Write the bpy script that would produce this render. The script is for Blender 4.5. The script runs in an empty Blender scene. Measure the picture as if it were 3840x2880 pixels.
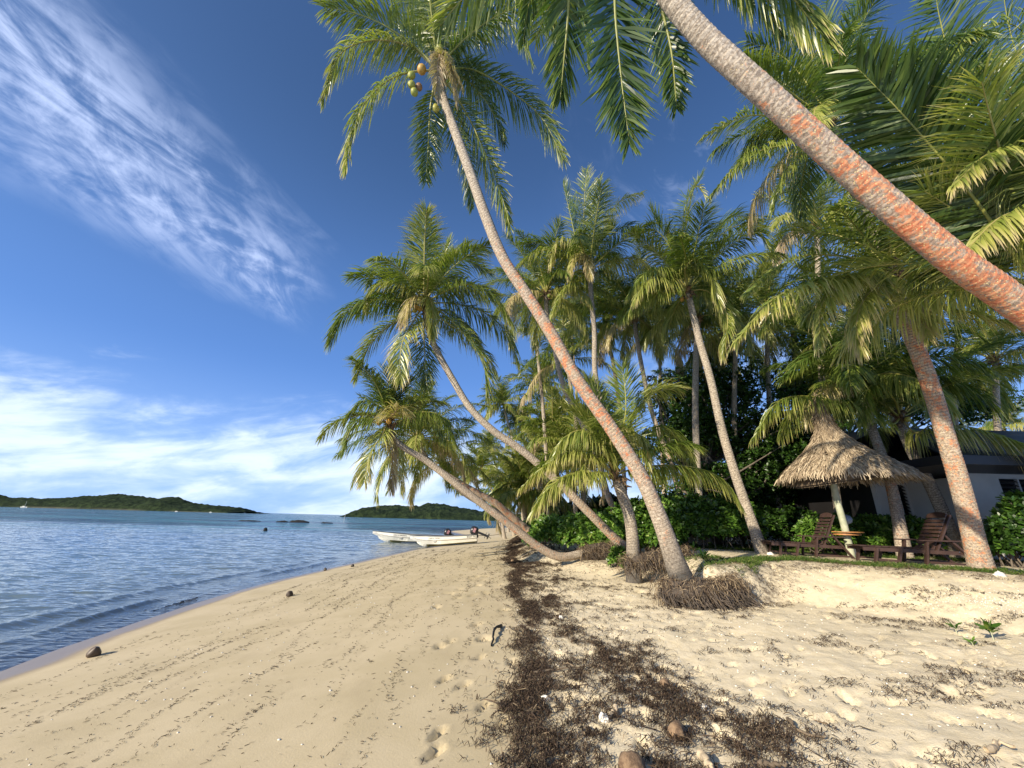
import bpy, math, random
import numpy as np
from mathutils import Vector, Matrix
random.seed(7); RNG = np.random.default_rng(7)
C = bpy.context.scene.collection
SC = bpy.context.scene
rad = math.radians
# ------------------------------------------------------------------ camera
H = 2.3; FPX = 1500.0; PITCH = rad(18.7); ROLL = rad(1.55)
cam_d = bpy.data.cameras.new('camera'); cam = bpy.data.objects.new('camera', cam_d); C.objects.link(cam)
cam_d.sensor_width = 36; cam_d.lens = 36*FPX/3840; cam_d.clip_start = 0.05; cam_d.clip_end = 20000
cam.matrix_world = Matrix.Translation((0, 0, H)) @ Matrix.Rotation(math.pi/2+PITCH, 4, 'X') @ Matrix.Rotation(ROLL, 4, 'Z')
SC.camera = cam
SC.render.resolution_x = 1024; SC.render.resolution_y = 768
# ------------------------------------------------------------------ light
SUN_HEAD = rad(50); SUN_EL = rad(23)
sun_dir = Vector((-math.sin(SUN_HEAD)*math.cos(SUN_EL), -math.cos(SUN_HEAD)*math.cos(SUN_EL), math.sin(SUN_EL)))
sd = bpy.data.lights.new('sun', 'SUN'); sd.energy = 5.0; sd.angle = rad(0.55); sd.color = (1.0, 0.885, 0.69)
so = bpy.data.objects.new('sun', sd); C.objects.link(so)
so.rotation_euler = sun_dir.to_track_quat('Z', 'Y').to_euler(); so.location = (-30, -30, 30)
SC.view_settings.view_transform = 'Standard'; SC.view_settings.look = 'None'
SC.view_settings.gamma = 1; SC.view_settings.exposure = 0.55; SC.view_settings.use_curve_mapping = False
SC.render.engine = 'CYCLES'
SC.cycles.transparent_max_bounces = 12; SC.cycles.max_bounces = 6

def ray(px, py):
    x = (px*1.736-1920)/FPX; y = (1440-py*1.736)/FPX
    X = x*math.cos(ROLL)-y*math.sin(ROLL); Y = x*math.sin(ROLL)+y*math.cos(ROLL)
    return np.array([X, math.cos(PITCH)-Y*math.sin(PITCH), math.sin(PITCH)+Y*math.cos(PITCH)])
def at(px, py, Y):
    d = ray(px, py); return d*Y/d[1]+np.array([0, 0, H])
def atz(px, py, z):
    d = ray(px, py); return d*(z-H)/d[2]+np.array([0, 0, H])

# ------------------------------------------------------------------ node helper
class NT:
    def __init__(s, tree): s.t = tree; s.t.nodes.clear()
    def n(s, typ, ins=None, **kw):
        nd = s.t.nodes.new(typ)
        for k, v in kw.items(): setattr(nd, k, v)
        if ins:
            for k, v in ins.items():
                sk = nd.inputs[k]
                if isinstance(v, bpy.types.NodeSocket): s.t.links.new(v, sk)
                elif isinstance(v, bpy.types.Node): s.t.links.new(v.outputs[0], sk)
                else: sk.default_value = v
        return nd
    def m(s, op, a, b=0.0, c=0.0, clamp=False):
        nd = s.n('ShaderNodeMath', {0: a, 1: b, 2: c}, operation=op); nd.use_clamp = clamp; return nd.outputs[0]
    def ss(s, v, a, b):
        nd = s.n('ShaderNodeMapRange', {0: v, 1: a, 2: b, 3: 0.0, 4: 1.0}, interpolation_type='SMOOTHSTEP'); return nd.outputs[0]
    def noise(s, vec, scale, detail=3, rough=.5, dist=0.0):
        return s.n('ShaderNodeTexNoise', {'Vector': vec, 'Scale': scale, 'Detail': detail, 'Roughness': rough, 'Distortion': dist}).outputs[0]
    def mix(s, f, a, b, blend='MIX'):
        nd = s.n('ShaderNodeMix', data_type='RGBA', blend_type=blend)
        for i, v in ((0, f), (6, a), (7, b)):
            sk = nd.inputs[i]
            if isinstance(v, bpy.types.NodeSocket): s.t.links.new(v, sk)
            else: sk.default_value = v if i == 0 else (tuple(v)+(1,))[:4]
        return nd.outputs[2]
    def ramp(s, fac, stops):
        nd = s.n('ShaderNodeValToRGB', {0: fac}); cr = nd.color_ramp
        while len(cr.elements) < len(stops): cr.elements.new(.5)
        for e, (p, c) in zip(cr.elements, stops): e.position = p; e.color = tuple(c)+(1,)
        return nd.outputs[0]

# ------------------------------------------------------------------ world
w = bpy.data.worlds.new('World'); SC.world = w; w.use_nodes = True
t = NT(w.node_tree)
sky = t.n('ShaderNodeTexSky', sky_type='NISHITA', sun_disc=False, sun_elevation=SUN_EL, sun_rotation=math.atan2(sun_dir.x, sun_dir.y) % (2*math.pi))
sky.air_density = 1.0; sky.dust_density = 0.7; sky.ozone_density = 3.0
hs = t.n('ShaderNodeHueSaturation', {'Hue': 0.507, 'Saturation': 1.15, 'Value': 1.12, 'Color': sky.outputs[0]})
g = t.n('ShaderNodeTexCoord').outputs['Generated']
sp = t.n('ShaderNodeSeparateXYZ', {0: g})
zc = t.m('MAXIMUM', sp.outputs[2], 0.0)
def unit(v): v = np.array(v, float); return v/np.linalg.norm(v)
def plane(a, b):
    n = np.cross(ray(*b), ray(*a)); return tuple(unit(n))
def dotn(n): return t.n('ShaderNodeVectorMath', {0: g, 1: n}, operation='DOT_PRODUCT').outputs['Value']
# cirrus band in coordinates that follow it across the sky
def uv3(a, b):
    n = unit(np.cross(ray(*b), ray(*a))); T = unit(ray(*b)-ray(*a)); T = unit(T-n*(T@n)); return n, T, np.cross(n, T)
def coords(a, b, sa, sc, st):
    n, T, W = uv3(a, b)
    return t.n('ShaderNodeCombineXYZ', {0: t.m('MULTIPLY', dotn(tuple(T)), sa), 1: t.m('MULTIPLY', dotn(tuple(n)), sc), 2: t.m('MULTIPLY', dotn(tuple(W)), st)}).outputs[0]
BA, BB = (0, 150), (690, 640)
cA = coords(BA, BB, 1.7, 6.5, 1.7); cB = coords((0, 20), (690, 720), 5.0, 10, 5.0); cC = coords(BA, BB, 1.2, 2.6, 1.2)
n1 = t.noise(cA, 1.6, 10, .60, 1.9); n2 = t.noise(cB, 1.7, 10, .62, 1.8); nb = t.noise(cC, 1.3, 5, .55, .5)
wob = t.m('MULTIPLY', t.m('SUBTRACT', nb, .5), .30)
al = dotn(tuple(uv3(BA, BB)[1])); e1 = float(unit(ray(690, 640))@uv3(BA, BB)[1]); e0 = float(unit(ray(0, 150))@uv3(BA, BB)[1])
db = t.m('ADD', dotn(tuple(uv3(BA, BB)[0])), wob)
wid_ = t.n('ShaderNodeMapRange', {0: al, 1: e0, 2: e1, 3: .18, 4: .085}).outputs[0]
band = t.m('SUBTRACT', 1.0, t.ss(t.m('DIVIDE', t.m('ABSOLUTE', db), wid_), .02, 1.0))
end = t.m('SUBTRACT', 1.0, t.ss(t.m('ADD', al, t.m('MULTIPLY', wob, .5)), e1-.04, e1+.05))
band = t.m('MULTIPLY', band, end)
strk = t.ss(t.m('ADD', t.m('MULTIPLY', n1, .62), t.m('MULTIPLY', n2, .38)), .40, .64)
cir = t.m('MULTIPLY', t.m('MULTIPLY', band, t.m('ADD', t.m('MULTIPLY', strk, .95), .05)), .80)
veil = t.m('MULTIPLY', t.ss(t.m('ADD', t.m('MULTIPLY', nb, .55), t.m('MULTIPLY', n2, .45)), .50, .74), .30)
veil = t.m('MULTIPLY', t.m('MULTIPLY', veil, 1.9), t.ss(sp.outputs[0], .05, .5))
low = t.m('MULTIPLY', dotn(plane((0, 770), (1000, 930))), -1.0)
rotl = t.n('ShaderNodeVectorRotate', {'Vector': g, 'Angle': rad(14), 'Axis': (0, 1, 0)}, rotation_type='AXIS_ANGLE').outputs[0]
mpl = t.n('ShaderNodeMapping', {'Vector': rotl, 'Scale': (1.5, 1.5, 5.0)}).outputs[0]
nl = t.noise(mpl, 1.9, 7, .55, .6); nl2 = t.noise(mpl, 5.0, 8, .6, .5)
lowm = t.ss(t.m('ADD', low, t.m('MULTIPLY', t.m('SUBTRACT', nl2, .5), .22)), -.03, .10)
lowd = t.m('MULTIPLY', lowm, t.ss(t.m('ADD', t.m('MULTIPLY', nl, .72), t.m('MULTIPLY', nl2, .28)), .34, .60))
lowd = t.m('MULTIPLY', lowd, .92)
tot = t.m('MAXIMUM', t.m('MAXIMUM', cir, veil), lowd, clamp=True)
white = t.mix(t.ss(t.m('ADD', t.m('MULTIPLY', nl, .5), t.m('MULTIPLY', nl2, .5)), .36, .60), (4.4, 6.2, 9.0), (7.2, 8.3, 9.6))
highw = t.mix(t.ss(sp.outputs[2], .12, .5), white, (5.6, 6.7, 9.6))
hz_ = t.m('SUBTRACT', 1.0, t.ss(sp.outputs[2], -.05, .34))
mid_ = t.m('SUBTRACT', 1.0, t.ss(sp.outputs[2], .08, .80))
clear = t.mix(t.m('MULTIPLY', mid_, .75), hs.outputs[0], (1.05, 2.55, 6.9))
clear = t.mix(t.m('MULTIPLY', hz_, .85), clear, (3.3, 5.2, 8.9))
col = t.mix(tot, clear, highw)
bg = t.n('ShaderNodeBackground', {'Color': col, 'Strength': 0.092})
t.n('ShaderNodeOutputWorld', {0: bg})

# ------------------------------------------------------------------ mesh helpers
def tag(o, label=None, cat=None, group=None, kind=None):
    if label: o['label'] = label
    if cat: o['category'] = cat
    if group: o['group'] = group
    if kind: o['kind'] = kind
    return o
def thing(name, loc, label, cat, group=None):
    o = bpy.data.objects.new(name, None); C.objects.link(o); o.location = tuple(float(v) for v in loc)
    o.empty_display_size = .3
    return tag(o, label, cat, group)
def mk(name, V, F, mats, parent=None, origin=None, mi=None, attrs=None, smooth=True):
    V = np.asarray(V, np.float32).reshape(-1, 3)
    if origin is not None: V = V-np.asarray(origin, np.float32)
    F = np.asarray(F, np.int32)
    me = bpy.data.meshes.new(name)
    me.vertices.add(len(V)); me.vertices.foreach_set('co', V.ravel())
    k = F.shape[1]
    me.loops.add(F.size); me.loops.foreach_set('vertex_index', F.ravel())
    me.polygons.add(len(F)); me.polygons.foreach_set('loop_start', np.arange(0, F.size, k, dtype=np.int32))
    for m_ in (mats if isinstance(mats, (list, tuple)) else [mats]): me.materials.append(m_)
    if mi is not None: me.polygons.foreach_set('material_index', np.asarray(mi, np.int32))
    me.polygons.foreach_set('use_smooth', np.full(len(F), smooth))
    if attrs:
        for an, av in attrs.items():
            a = me.attributes.new(an, 'FLOAT', 'POINT'); a.data.foreach_set('value', np.asarray(av, np.float32).ravel())
    me.update(calc_edges=True); me.validate()
    o = bpy.data.objects.new(name, me); C.objects.link(o)
    if parent is not None: o.parent = parent
    elif origin is not None: o.location = tuple(float(v) for v in origin)
    return o
class MB:
    """collects quads"""
    def __init__(s): s.V = []; s.F = []; s.n = 0; s.A = []
    def add(s, V, F, a=0.0):
        V = np.asarray(V, float).reshape(-1, 3); F = np.asarray(F, int)
        s.V.append(V); s.F.append(F+s.n); s.n += len(V); s.A.append(np.broadcast_to(np.asarray(a, float), (len(V),)))
    def box(s, c, size, M=None, bev=0.0):
        hx, hy, hz = [v/2 for v in size]
        P = np.array([[x, y, z] for x in (-hx, hx) for y in (-hy, hy) for z in (-hz, hz)])
        if M is not None: P = P @ np.asarray(M).T
        s.add(P+np.asarray(c), [[0, 1, 3, 2], [4, 6, 7, 5], [0, 4, 5, 1], [2, 3, 7, 6], [0, 2, 6, 4], [1, 5, 7, 3]])
    def beam(s, a, b, wy, wz, up=(0, 0, 1)):
        a = np.asarray(a, float); b = np.asarray(b, float); d = b-a; L = np.linalg.norm(d); x = d/L
        y = np.cross(up, x); y /= np.linalg.norm(y); z = np.cross(x, y)
        s.box((a+b)/2, (L, wy, wz), np.stack([x, y, z], 1))
    def tube(s, pts, rr, k=8, a=0.0, cap=True):
        V, F = tube(pts, rr, k)
        s.add(V, F, a)
        if cap:
            n = len(pts)
            for base in (0, (n-1)*k):
                c = V[base:base+k].mean(0)
                i0 = s.n; s.add(np.vstack([V[base:base+k], c[None]]), [[j, (j+1) % k, k, k] for j in range(k)], a)
    def build(s, name, mat, parent=None, origin=None, smooth=False, attr=None):
        V = np.vstack(s.V); F = np.vstack(s.F)
        o = mk(name, V, F, mat, parent, origin, smooth=smooth, attrs={attr: np.concatenate(s.A)} if attr else None)
        return o
def frames(P):
    P = np.asarray(P, float); T = np.gradient(P, axis=0); T /= np.linalg.norm(T, axis=1)[:, None]+1e-9
    ref = np.array([0, 0, 1.]) if abs(T[0, 2]) < .9 else np.array([1., 0, 0])
    U = np.zeros_like(P); u = np.cross(T[0], ref); u /= np.linalg.norm(u)
    for i in range(len(P)):
        u = u-T[i]*np.dot(u, T[i]); u /= np.linalg.norm(u)+1e-9; U[i] = u
    return T, U, np.cross(T, U)
def tube(pts, rr, k=8):
    P = np.asarray(pts, float); n = len(P); rr = np.broadcast_to(np.asarray(rr, float), (n,))
    T, U, W = frames(P)
    a = np.arange(k)/k*2*np.pi
    V = P[:, None]+(U[:, None]*np.cos(a)[None, :, None]+W[:, None]*np.sin(a)[None, :, None])*rr[:, None, None]
    i = np.arange(n-1)[:, None]*k; j = np.arange(k)[None]
    F = np.stack([i+j, i+(j+1) % k, i+k+(j+1) % k, i+k+j], -1).reshape(-1, 4)
    return V.reshape(-1, 3), F
def catmull(P, n):
    P = np.asarray(P, float)
    if len(P) == 2: P = np.vstack([P[0], (P[0]+P[1])/2, P[1]])
    Q = np.vstack([2*P[0]-P[1], P, 2*P[-1]-P[-2]]); out = []
    m = 24
    for i in range(1, len(Q)-2):
        tt = np.linspace(0, 1, m, endpoint=(i == len(Q)-3))[:, None]
        p0, p1, p2, p3 = Q[i-1:i+3]
        out.append(.5*((2*p1)+(-p0+p2)*tt+(2*p0-5*p1+4*p2-p3)*tt**2+(-p0+3*p1-3*p2+p3)*tt**3))
    R = np.vstack(out); s = np.r_[0, np.cumsum(np.linalg.norm(np.diff(R, axis=0), axis=1))]
    x = np.linspace(0, s[-1], n)
    return np.stack([np.interp(x, s, R[:, k]) for k in range(R.shape[1])], 1), s[-1]
def nz(v): return v/(np.linalg.norm(v, axis=-1, keepdims=True)+1e-9)
def hsh(ix, iy, seed):
    h = (ix.astype(np.int64)*374761393+iy.astype(np.int64)*668265263+seed*1442695041) & 0x7fffffff
    h = ((h ^ (h >> 13))*1274126177) & 0x7fffffff
    return ((h ^ (h >> 16)) & 0xffff)/65535.0
def vn(x, y, seed=0):
    ix = np.floor(x); iy = np.floor(y); fx = x-ix; fy = y-iy; fx = fx*fx*(3-2*fx); fy = fy*fy*(3-2*fy)
    a = hsh(ix, iy, seed); b = hsh(ix+1, iy, seed); c = hsh(ix, iy+1, seed); d = hsh(ix+1, iy+1, seed)
    return (a*(1-fx)+b*fx)*(1-fy)+(c*(1-fx)+d*fx)*fy
def fbm(x, y, o=4, seed=0):
    r = 0; a = .5
    for i in range(o): r = r+a*(vn(x, y, seed+i)-.5); x = x*2.03+7; y = y*2.03+3; a *= .5
    return r
def sst(x, a, b): q = np.clip((x-a)/(b-a), 0, 1); return q*q*(3-2*q)

# ------------------------------------------------------------------ materials
def newmat(name): m_ = bpy.data.materials.new(name); m_.use_nodes = True; return m_, NT(m_.node_tree)
def out(t, sh): t.n('ShaderNodeOutputMaterial', {0: sh})
def attr(t, n): return t.n('ShaderNodeAttribute', attribute_name=n).outputs['Fac']
def simple(name, col, rough=.6, var=.25, scale=6, bump=.2, metal=0.0, col2=None):
    m_, t = newmat(name); pos = t.n('ShaderNodeTexCoord').outputs['Object']
    n_ = t.noise(pos, scale, 6, .6)
    c2 = col2 or tuple(c*(1-var) for c in col)
    c = t.mix(t.ss(n_, .35, .65), col, c2)
    b = t.n('ShaderNodeBump', {'Strength': bump, 'Distance': .01, 'Height': t.noise(pos, scale*6, 5, .6)})
    out(t, t.n('ShaderNodeBsdfPrincipled', {'Base Color': c, 'Roughness': rough, 'Metallic': metal, 'Normal': b.outputs[0]})); return m_
M = {}
def leafmat(name, stops, rough=.42, trans=.3, spec=.5):
    m_, t = newmat(name); a = attr(t, 'tone'); pos = t.n('ShaderNodeTexCoord').outputs['Object']
    n_ = t.noise(pos, 1.3, 3, .5)
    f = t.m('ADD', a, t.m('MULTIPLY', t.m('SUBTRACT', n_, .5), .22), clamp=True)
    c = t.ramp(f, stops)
    pb = t.n('ShaderNodeBsdfPrincipled', {'Base Color': c, 'Roughness': rough, 'Specular IOR Level': spec})
    tr = t.n('ShaderNodeBsdfTranslucent', {'Color': t.mix(1.0, c, (1.3, 1.5, .6), 'MULTIPLY')})
    out(t, t.n('ShaderNodeMixShader', {0: trans, 1: pb.outputs[0], 2: tr.outputs[0]})); return m_
M['frond'] = leafmat('palm_leaf', [(0, (.028, .056, .010)), (.22, (.070, .118, .019)), (.42, (.175, .220, .040)), (.6, (.36, .36, .095)), (.78, (.50, .42, .19)), (1, (.38, .29, .20))], .35, .30, .55)
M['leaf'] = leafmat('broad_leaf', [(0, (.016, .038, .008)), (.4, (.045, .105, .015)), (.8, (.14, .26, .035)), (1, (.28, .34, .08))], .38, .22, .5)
m_, t = newmat('rachis'); a = attr(t, 'tone')
out(t, t.n('ShaderNodeBsdfPrincipled', {'Base Color': t.ramp(a, [(0, (.12, .14, .03)), (.5, (.30, .29, .06)), (1, (.34, .24, .14))]), 'Roughness': .45})); M['rachis'] = m_
def trunkmat():
    m_, t = newmat('palm_trunk'); pos = t.n('ShaderNodeTexCoord').outputs['Object']
    li = attr(t, 'lichen'); rg = t.m('FRACT', attr(t, 'ring')); dk = attr(t, 'dark')
    n_ = t.noise(pos, 7, 6, .65); n2 = t.noise(pos, 26, 6, .7, .6); n3 = t.noise(pos, 3.2, 5, .6)
    base = t.mix(t.ss(n2, .38, .62), (.19, .155, .115), (.50, .43, .34))
    base = t.mix(t.m('MULTIPLY', t.ss(t.m('ADD', rg, t.m('MULTIPLY', t.m('SUBTRACT', n2, .5), .5)),   .70, .95), t.m('MULTIPLY', t.ss(n3, .35, .6), .6)), base, (.09, .07, .055))
    f = t.m('MULTIPLY', t.ss(t.m('ADD', t.m('MULTIPLY', li, .36), t.m('ADD', t.m('MULTIPLY', n_, 1.05), t.m('MULTIPLY', n2, .95))), 1.25, 1.36), t.ss(li, .08, .35))
    org = t.mix(t.ss(n2, .35, .65), (.48, .085, .022), (.50, .22, .095))
    c = t.mix(t.m('MULTIPLY', t.m('MAXIMUM', f, t.m('MULTIPLY', li, .12)), .86), base, org)
    vor = t.n('ShaderNodeTexVoronoi', {'Vector': pos, 'Scale': 38.0, 'Randomness': 1.0}).outputs['Distance']
    sp_ = t.m('MULTIPLY', t.m('SUBTRACT', 1.0, t.ss(vor, .18, .30)), t.ss(t.m('ADD', n3, t.m('MULTIPLY', li, .35)), .62, .78))
    c = t.mix(t.m('MULTIPLY', sp_, .8), c, (.62, .50, .24))
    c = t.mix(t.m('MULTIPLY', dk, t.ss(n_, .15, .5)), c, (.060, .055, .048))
    hgt = t.m('ADD', t.m('MULTIPLY', n2, .8), t.m('MULTIPLY', t.ss(rg, .5, 1.0), -.9))
    b = t.n('ShaderNodeBump', {'Strength': .8, 'Distance': .018, 'Height': hgt})
    out(t, t.n('ShaderNodeBsdfPrincipled', {'Base Color': c, 'Roughness': .85, 'Normal': b.outputs[0]})); return m_
M['trunk'] = trunkmat()
M['bark'] = simple('tree_bark', (.16, .13, .10), .9, .4, 8, .6)
M['root'] = simple('root_fibre', (.115, .09, .07), .9, .55, 9, .6)
M['nut'] = leafmat('coconut_husk', [(0, (.16, .22, .03)), (.45, (.38, .34, .06)), (.7, (.50, .22, .04)), (.85, (.14, .09, .055)), (1, (.035, .028, .022))], .5, 0.0)
M['husk'] = simple('fibrous_husk', (.16, .10, .06), .9, .5, 30, 1.0, col2=(.33, .22, .13))
M['fibre'] = simple('leaf_sheath_fibre', (.20, .13, .07), .9, .5, 12, .6)
m_, t = newmat('thatch'); a = attr(t, 'tone')
out(t, t.n('ShaderNodeBsdfPrincipled', {'Base Color': t.ramp(a, [(0, (.09, .065, .04)), (.35, (.25, .185, .12)), (.7, (.42, .335, .225)), (1, (.60, .49, .34))]), 'Roughness': .75})); M['thatch'] = m_
M['post'] = simple('bare_wood_post', (.46, .47, .34), .7, .3, 5, .4, col2=(.33, .35, .24))
M['shelfw'] = simple('varnished_wood', (.42, .19, .06), .5, .35, 7, .2)
M['lounger'] = simple('brown_lumber', (.065, .036, .028), .5, .25, 5, .25)
M['white_gel'] = simple('white_gelcoat', (.80, .79, .72), .35, .10, 1.4, .05)
M['grey_in'] = simple('grey_boat_rim', (.09, .10, .12), .5, .2, 3, .1)
M['antifoul'] = simple('stained_bottom', (.30, .28, .12), .7, .5, 3, .2)
M['motor'] = simple('black_outboard', (.022, .022, .024), .3, .3, 4, .05)
M['motor_decal'] = simple('pinkish_decal', (.42, .22, .24), .4, .4, 8, .05)
M['metal'] = simple('bare_metal', (.6, .6, .58), .3, .2, 8, .1, 1.0)
M['ink'] = simple('black_lettering', (.02, .02, .02), .5, .1, 5, .0)
M['rock'] = simple('wet_dark_rock', (.010, .009, .008), .95, .4, 2, .8)
M['wall'] = simple('painted_wall', (.66, .65, .61), .75, .08, 2.0, .15)
M['frame'] = simple('white_frame', (.62, .62, .60), .5, .1, 3, .05)
M['roof'] = simple('dark_roof_sheet', (.026, .026, .030), .55, .3, 2, .2)
M['fascia'] = simple('dark_fascia', (.012, .011, .012), .5, .2, 3, .1)
M['louvre'] = simple('dark_glass_louvre', (.02, .022, .025), .12, .2, 3, .0)
M['globe'] = simple('grey_globe', (.28, .34, .44), .3, .1, 3, .0)
M['shell'] = simple('bleached_shell', (.78, .75, .68), .5, .15, 20, .2)
M['stick'] = simple('driftwood', (.20, .15, .10), .8, .4, 14, .4)
M['palestick'] = simple('pale_driftwood', (.55, .44, .30), .8, .3, 14, .4)
M['rope'] = simple('rope', (.22, .18, .13), .9, .2, 20, .2)
M['stonewall'] = simple('coral_stone', (.42, .38, .34), .9, .5, 6, .8)
# sand
m_, t = newmat('sand'); pos = t.n('ShaderNodeTexCoord').outputs['Object']
wet = attr(t, 'wet'); gr = attr(t, 'grass'); stn = attr(t, 'stain'); ff = attr(t, 'coarse'); lv = attr(t, 'litter')
n_ = t.noise(pos, .9, 5, .6); n2 = t.noise(pos, 55, 5, .7); n3 = t.noise(pos, 330, 3, .7); n4 = t.noise(pos, 9, 6, .7)
c = t.mix(t.ss(n_, .35, .65), (.52, .43, .265), (.595, .495, .32))
c = t.mix(t.m('MULTIPLY', t.ss(t.noise(t.n('ShaderNodeMapping', {'Vector': pos, 'Scale': (1, .4, 1)}).outputs[0], 2.2, 6, .65), .48, .68), .35), c, (.42, .34, .21))
c2 = t.mix(t.ss(n4, .35, .65), (.74, .625, .42), (.82, .71, .51))
c = t.mix(ff, c, c2)
c = t.mix(t.m('MULTIPLY', t.ss(n3, .52, .7), .35), c, (.30, .22, .14))
c = t.mix(t.m('MULTIPLY', t.ss(n2, .60, .72), t.m('MULTIPLY', ff, .35)), c, (.80, .72, .58))
c = t.mix(t.m('MULTIPLY', stn, t.ss(t.m('ADD', n2, t.m('MULTIPLY', n4, .7)), .78, .98)), c, (.075, .045, .03))
c = t.mix(t.m('MULTIPLY', lv, t.ss(t.m('ADD', n4, t.m('MULTIPLY', n2, .5)), .68, .86)), c, (.15, .105, .065))
c = t.mix(t.m('MULTIPLY', gr, t.ss(t.m('ADD', n4, t.m('MULTIPLY', gr, .5)), .5, .75)), c, t.mix(n2, (.035, .07, .012), (.11, .15, .03)))
c = t.mix(wet, c, t.mix(.5, (.25, .19, .135), (.28, .22, .16)))
rg = t.m('SUBTRACT', .9, t.m('MULTIPLY', t.ss(wet, .3, 1.0), .55))
b = t.n('ShaderNodeBump', {'Strength': t.m('SUBTRACT', .55, t.m('MULTIPLY', wet, .5)), 'Distance': .012, 'Height': t.m('ADD', t.m('MULTIPLY', n2, .5), t.m('MULTIPLY', n4, t.m('MULTIPLY', ff, 2.2)))})
out(t, t.n('ShaderNodeBsdfPrincipled', {'Base Color': c, 'Roughness': rg, 'Normal': b.outputs[0]})); M['sand'] = m_
# water
m_, t = newmat('sea_water'); pos = t.n('ShaderNodeTexCoord').outputs['Object']; dp = attr(t, 'depth'); fr = attr(t, 'far')
mp = t.n('ShaderNodeMapping', {'Vector': pos, 'Scale': (.55, 1.5, 1), 'Rotation': (0, 0, rad(-14))}).outputs[0]
w1 = t.noise(mp, 2.6, 6, .62, .5); w2 = t.noise(mp, .22, 4, .6); w3 = t.noise(mp, 11, 4, .6, .3)
w1 = t.noise(t.n('ShaderNodeMapping', {'Vector': pos, 'Scale': (.8, 2.0, 1), 'Rotation': (0, 0, rad(-10))}).outputs[0], 3.0, 3, .5, .4)
wf = t.noise(t.n('ShaderNodeMapping', {'Vector': pos, 'Scale': (.35, 1.1, 1)}).outputs[0], .8, 4, .6, .4)
hb = t.m('ADD', t.m('MULTIPLY', w1, .10), t.m('MULTIPLY', wf, t.m('MULTIPLY', fr, 1.3)))
b = t.n('ShaderNodeBump', {'Strength': 1.0, 'Distance': .34, 'Height': hb})
patch = t.noise(t.n('ShaderNodeMapping', {'Vector': pos, 'Scale': (.16, .5, 1)}).outputs[0], .12, 8, .68, .5)
deep = t.mix(t.ss(patch, .42, .58), (.020, .065, .130), (.055, .19, .25))
nearc = t.mix(t.ss(dp, .15, 1.3), (.22, .31, .35), (.055, .12, .20))
body = t.mix(t.ss(fr, .25, .8), nearc, deep)
dif = t.n('ShaderNodeBsdfDiffuse', {'Color': body})
tra = t.n('ShaderNodeBsdfTransparent', {'Color': (.88, .93, .95, 1)})
opq = t.m('SUBTRACT', 1.0, t.m('POWER', 2.718, t.m('MULTIPLY', dp, -2.0)))
base = t.n('ShaderNodeMixShader', {0: opq, 1: tra.outputs[0], 2: dif.outputs[0]})
gl = t.n('ShaderNodeBsdfGlossy', {'Color': (1, 1, 1, 1), 'Roughness': .045, 'Normal': b.outputs[0]})
fz = t.n('ShaderNodeFresnel', {'IOR': 1.33, 'Normal': b.outputs[0]})
out(t, t.n('ShaderNodeMixShader', {0: t.m('MULTIPLY', fz.outputs[0], t.m('SUBTRACT', .95, t.m('MULTIPLY', fr, t.m('MULTIPLY', t.ss(t.noise(t.n('ShaderNodeMapping', {'Vector': pos, 'Scale': (.3, .8, 1)}).outputs[0], .35, 6, .7), .38, .62), .55)))), 1: base.outputs[0], 2: gl.outputs[0]})); M['water'] = m_
# island canopy
m_, t = newmat('island_forest'); pos = t.n('ShaderNodeTexCoord').outputs['Object']; sh = attr(t, 'shore')
n_ = t.noise(pos, .11, 6, .7); n2 = t.noise(pos, .55, 4, .7)
c = t.mix(t.ss(t.m('ADD', t.m('MULTIPLY', n_, .6), t.m('MULTIPLY', n2, .4)), .42, .60), (.012, .022, .012), (.046, .070, .028))
c = t.mix(sh, c, (.50, .44, .34))
b = t.n('ShaderNodeBump', {'Strength': 1, 'Distance': 3.0, 'Height': n2})
out(t, t.n('ShaderNodeBsdfPrincipled', {'Base Color': c, 'Roughness': .9, 'Specular IOR Level': .1, 'Normal': b.outputs[0]})); M['island'] = m_
M['weed'] = leafmat('dried_seaweed', [(0, (.018, .012, .009)), (.4, (.048, .032, .022)), (.75, (.115, .078, .050)), (1, (.36, .28, .18))], .7, 0.0, .2)
M['grass'] = leafmat('grass_blade', [(0, (.03, .07, .012)), (.5, (.07, .13, .02)), (1, (.22, .22, .07))], .6, .2, .3)

# ------------------------------------------------------------------ terrain
SHORE = np.array([(-7.0, -400), (-7.1, 0), (-7.25, 5), (-7.4, 7), (-7.65, 8), (-7.95, 10), (-8.3, 13), (-8.3, 16), (-8.0, 20), (-7.6, 25), (-7.0, 31), (-6.1, 35), (-4.9, 42), (-4.4, 50), (-5.3, 57), (-7.5, 65), (-10.2, 73), (-10.4, 78), (-8.4, 86), (-4.5, 100), (1.5, 122), (20, 150), (60, 175), (200, 190), (3000, 190)], float)
BANK = np.array([(60, 5), (14, 8.05), (10.7, 9.0), (8.9, 9.75), (7.3, 11.1), (5.9, 10.4), (5.0, 9.3), (4.2, 9.0), (4.5, 9.8), (4.9, 11.2), (4.9, 12.6), (3.6, 13.2), (2.9, 14.0), (2.6, 16.2), (1.6, 17.6), (1.15, 19.5), (.95, 24), (1.1, 32), (1.6, 42), (2.2, 60), (6, 90), (20, 125), (80, 150), (3000, 160)], float)
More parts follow.
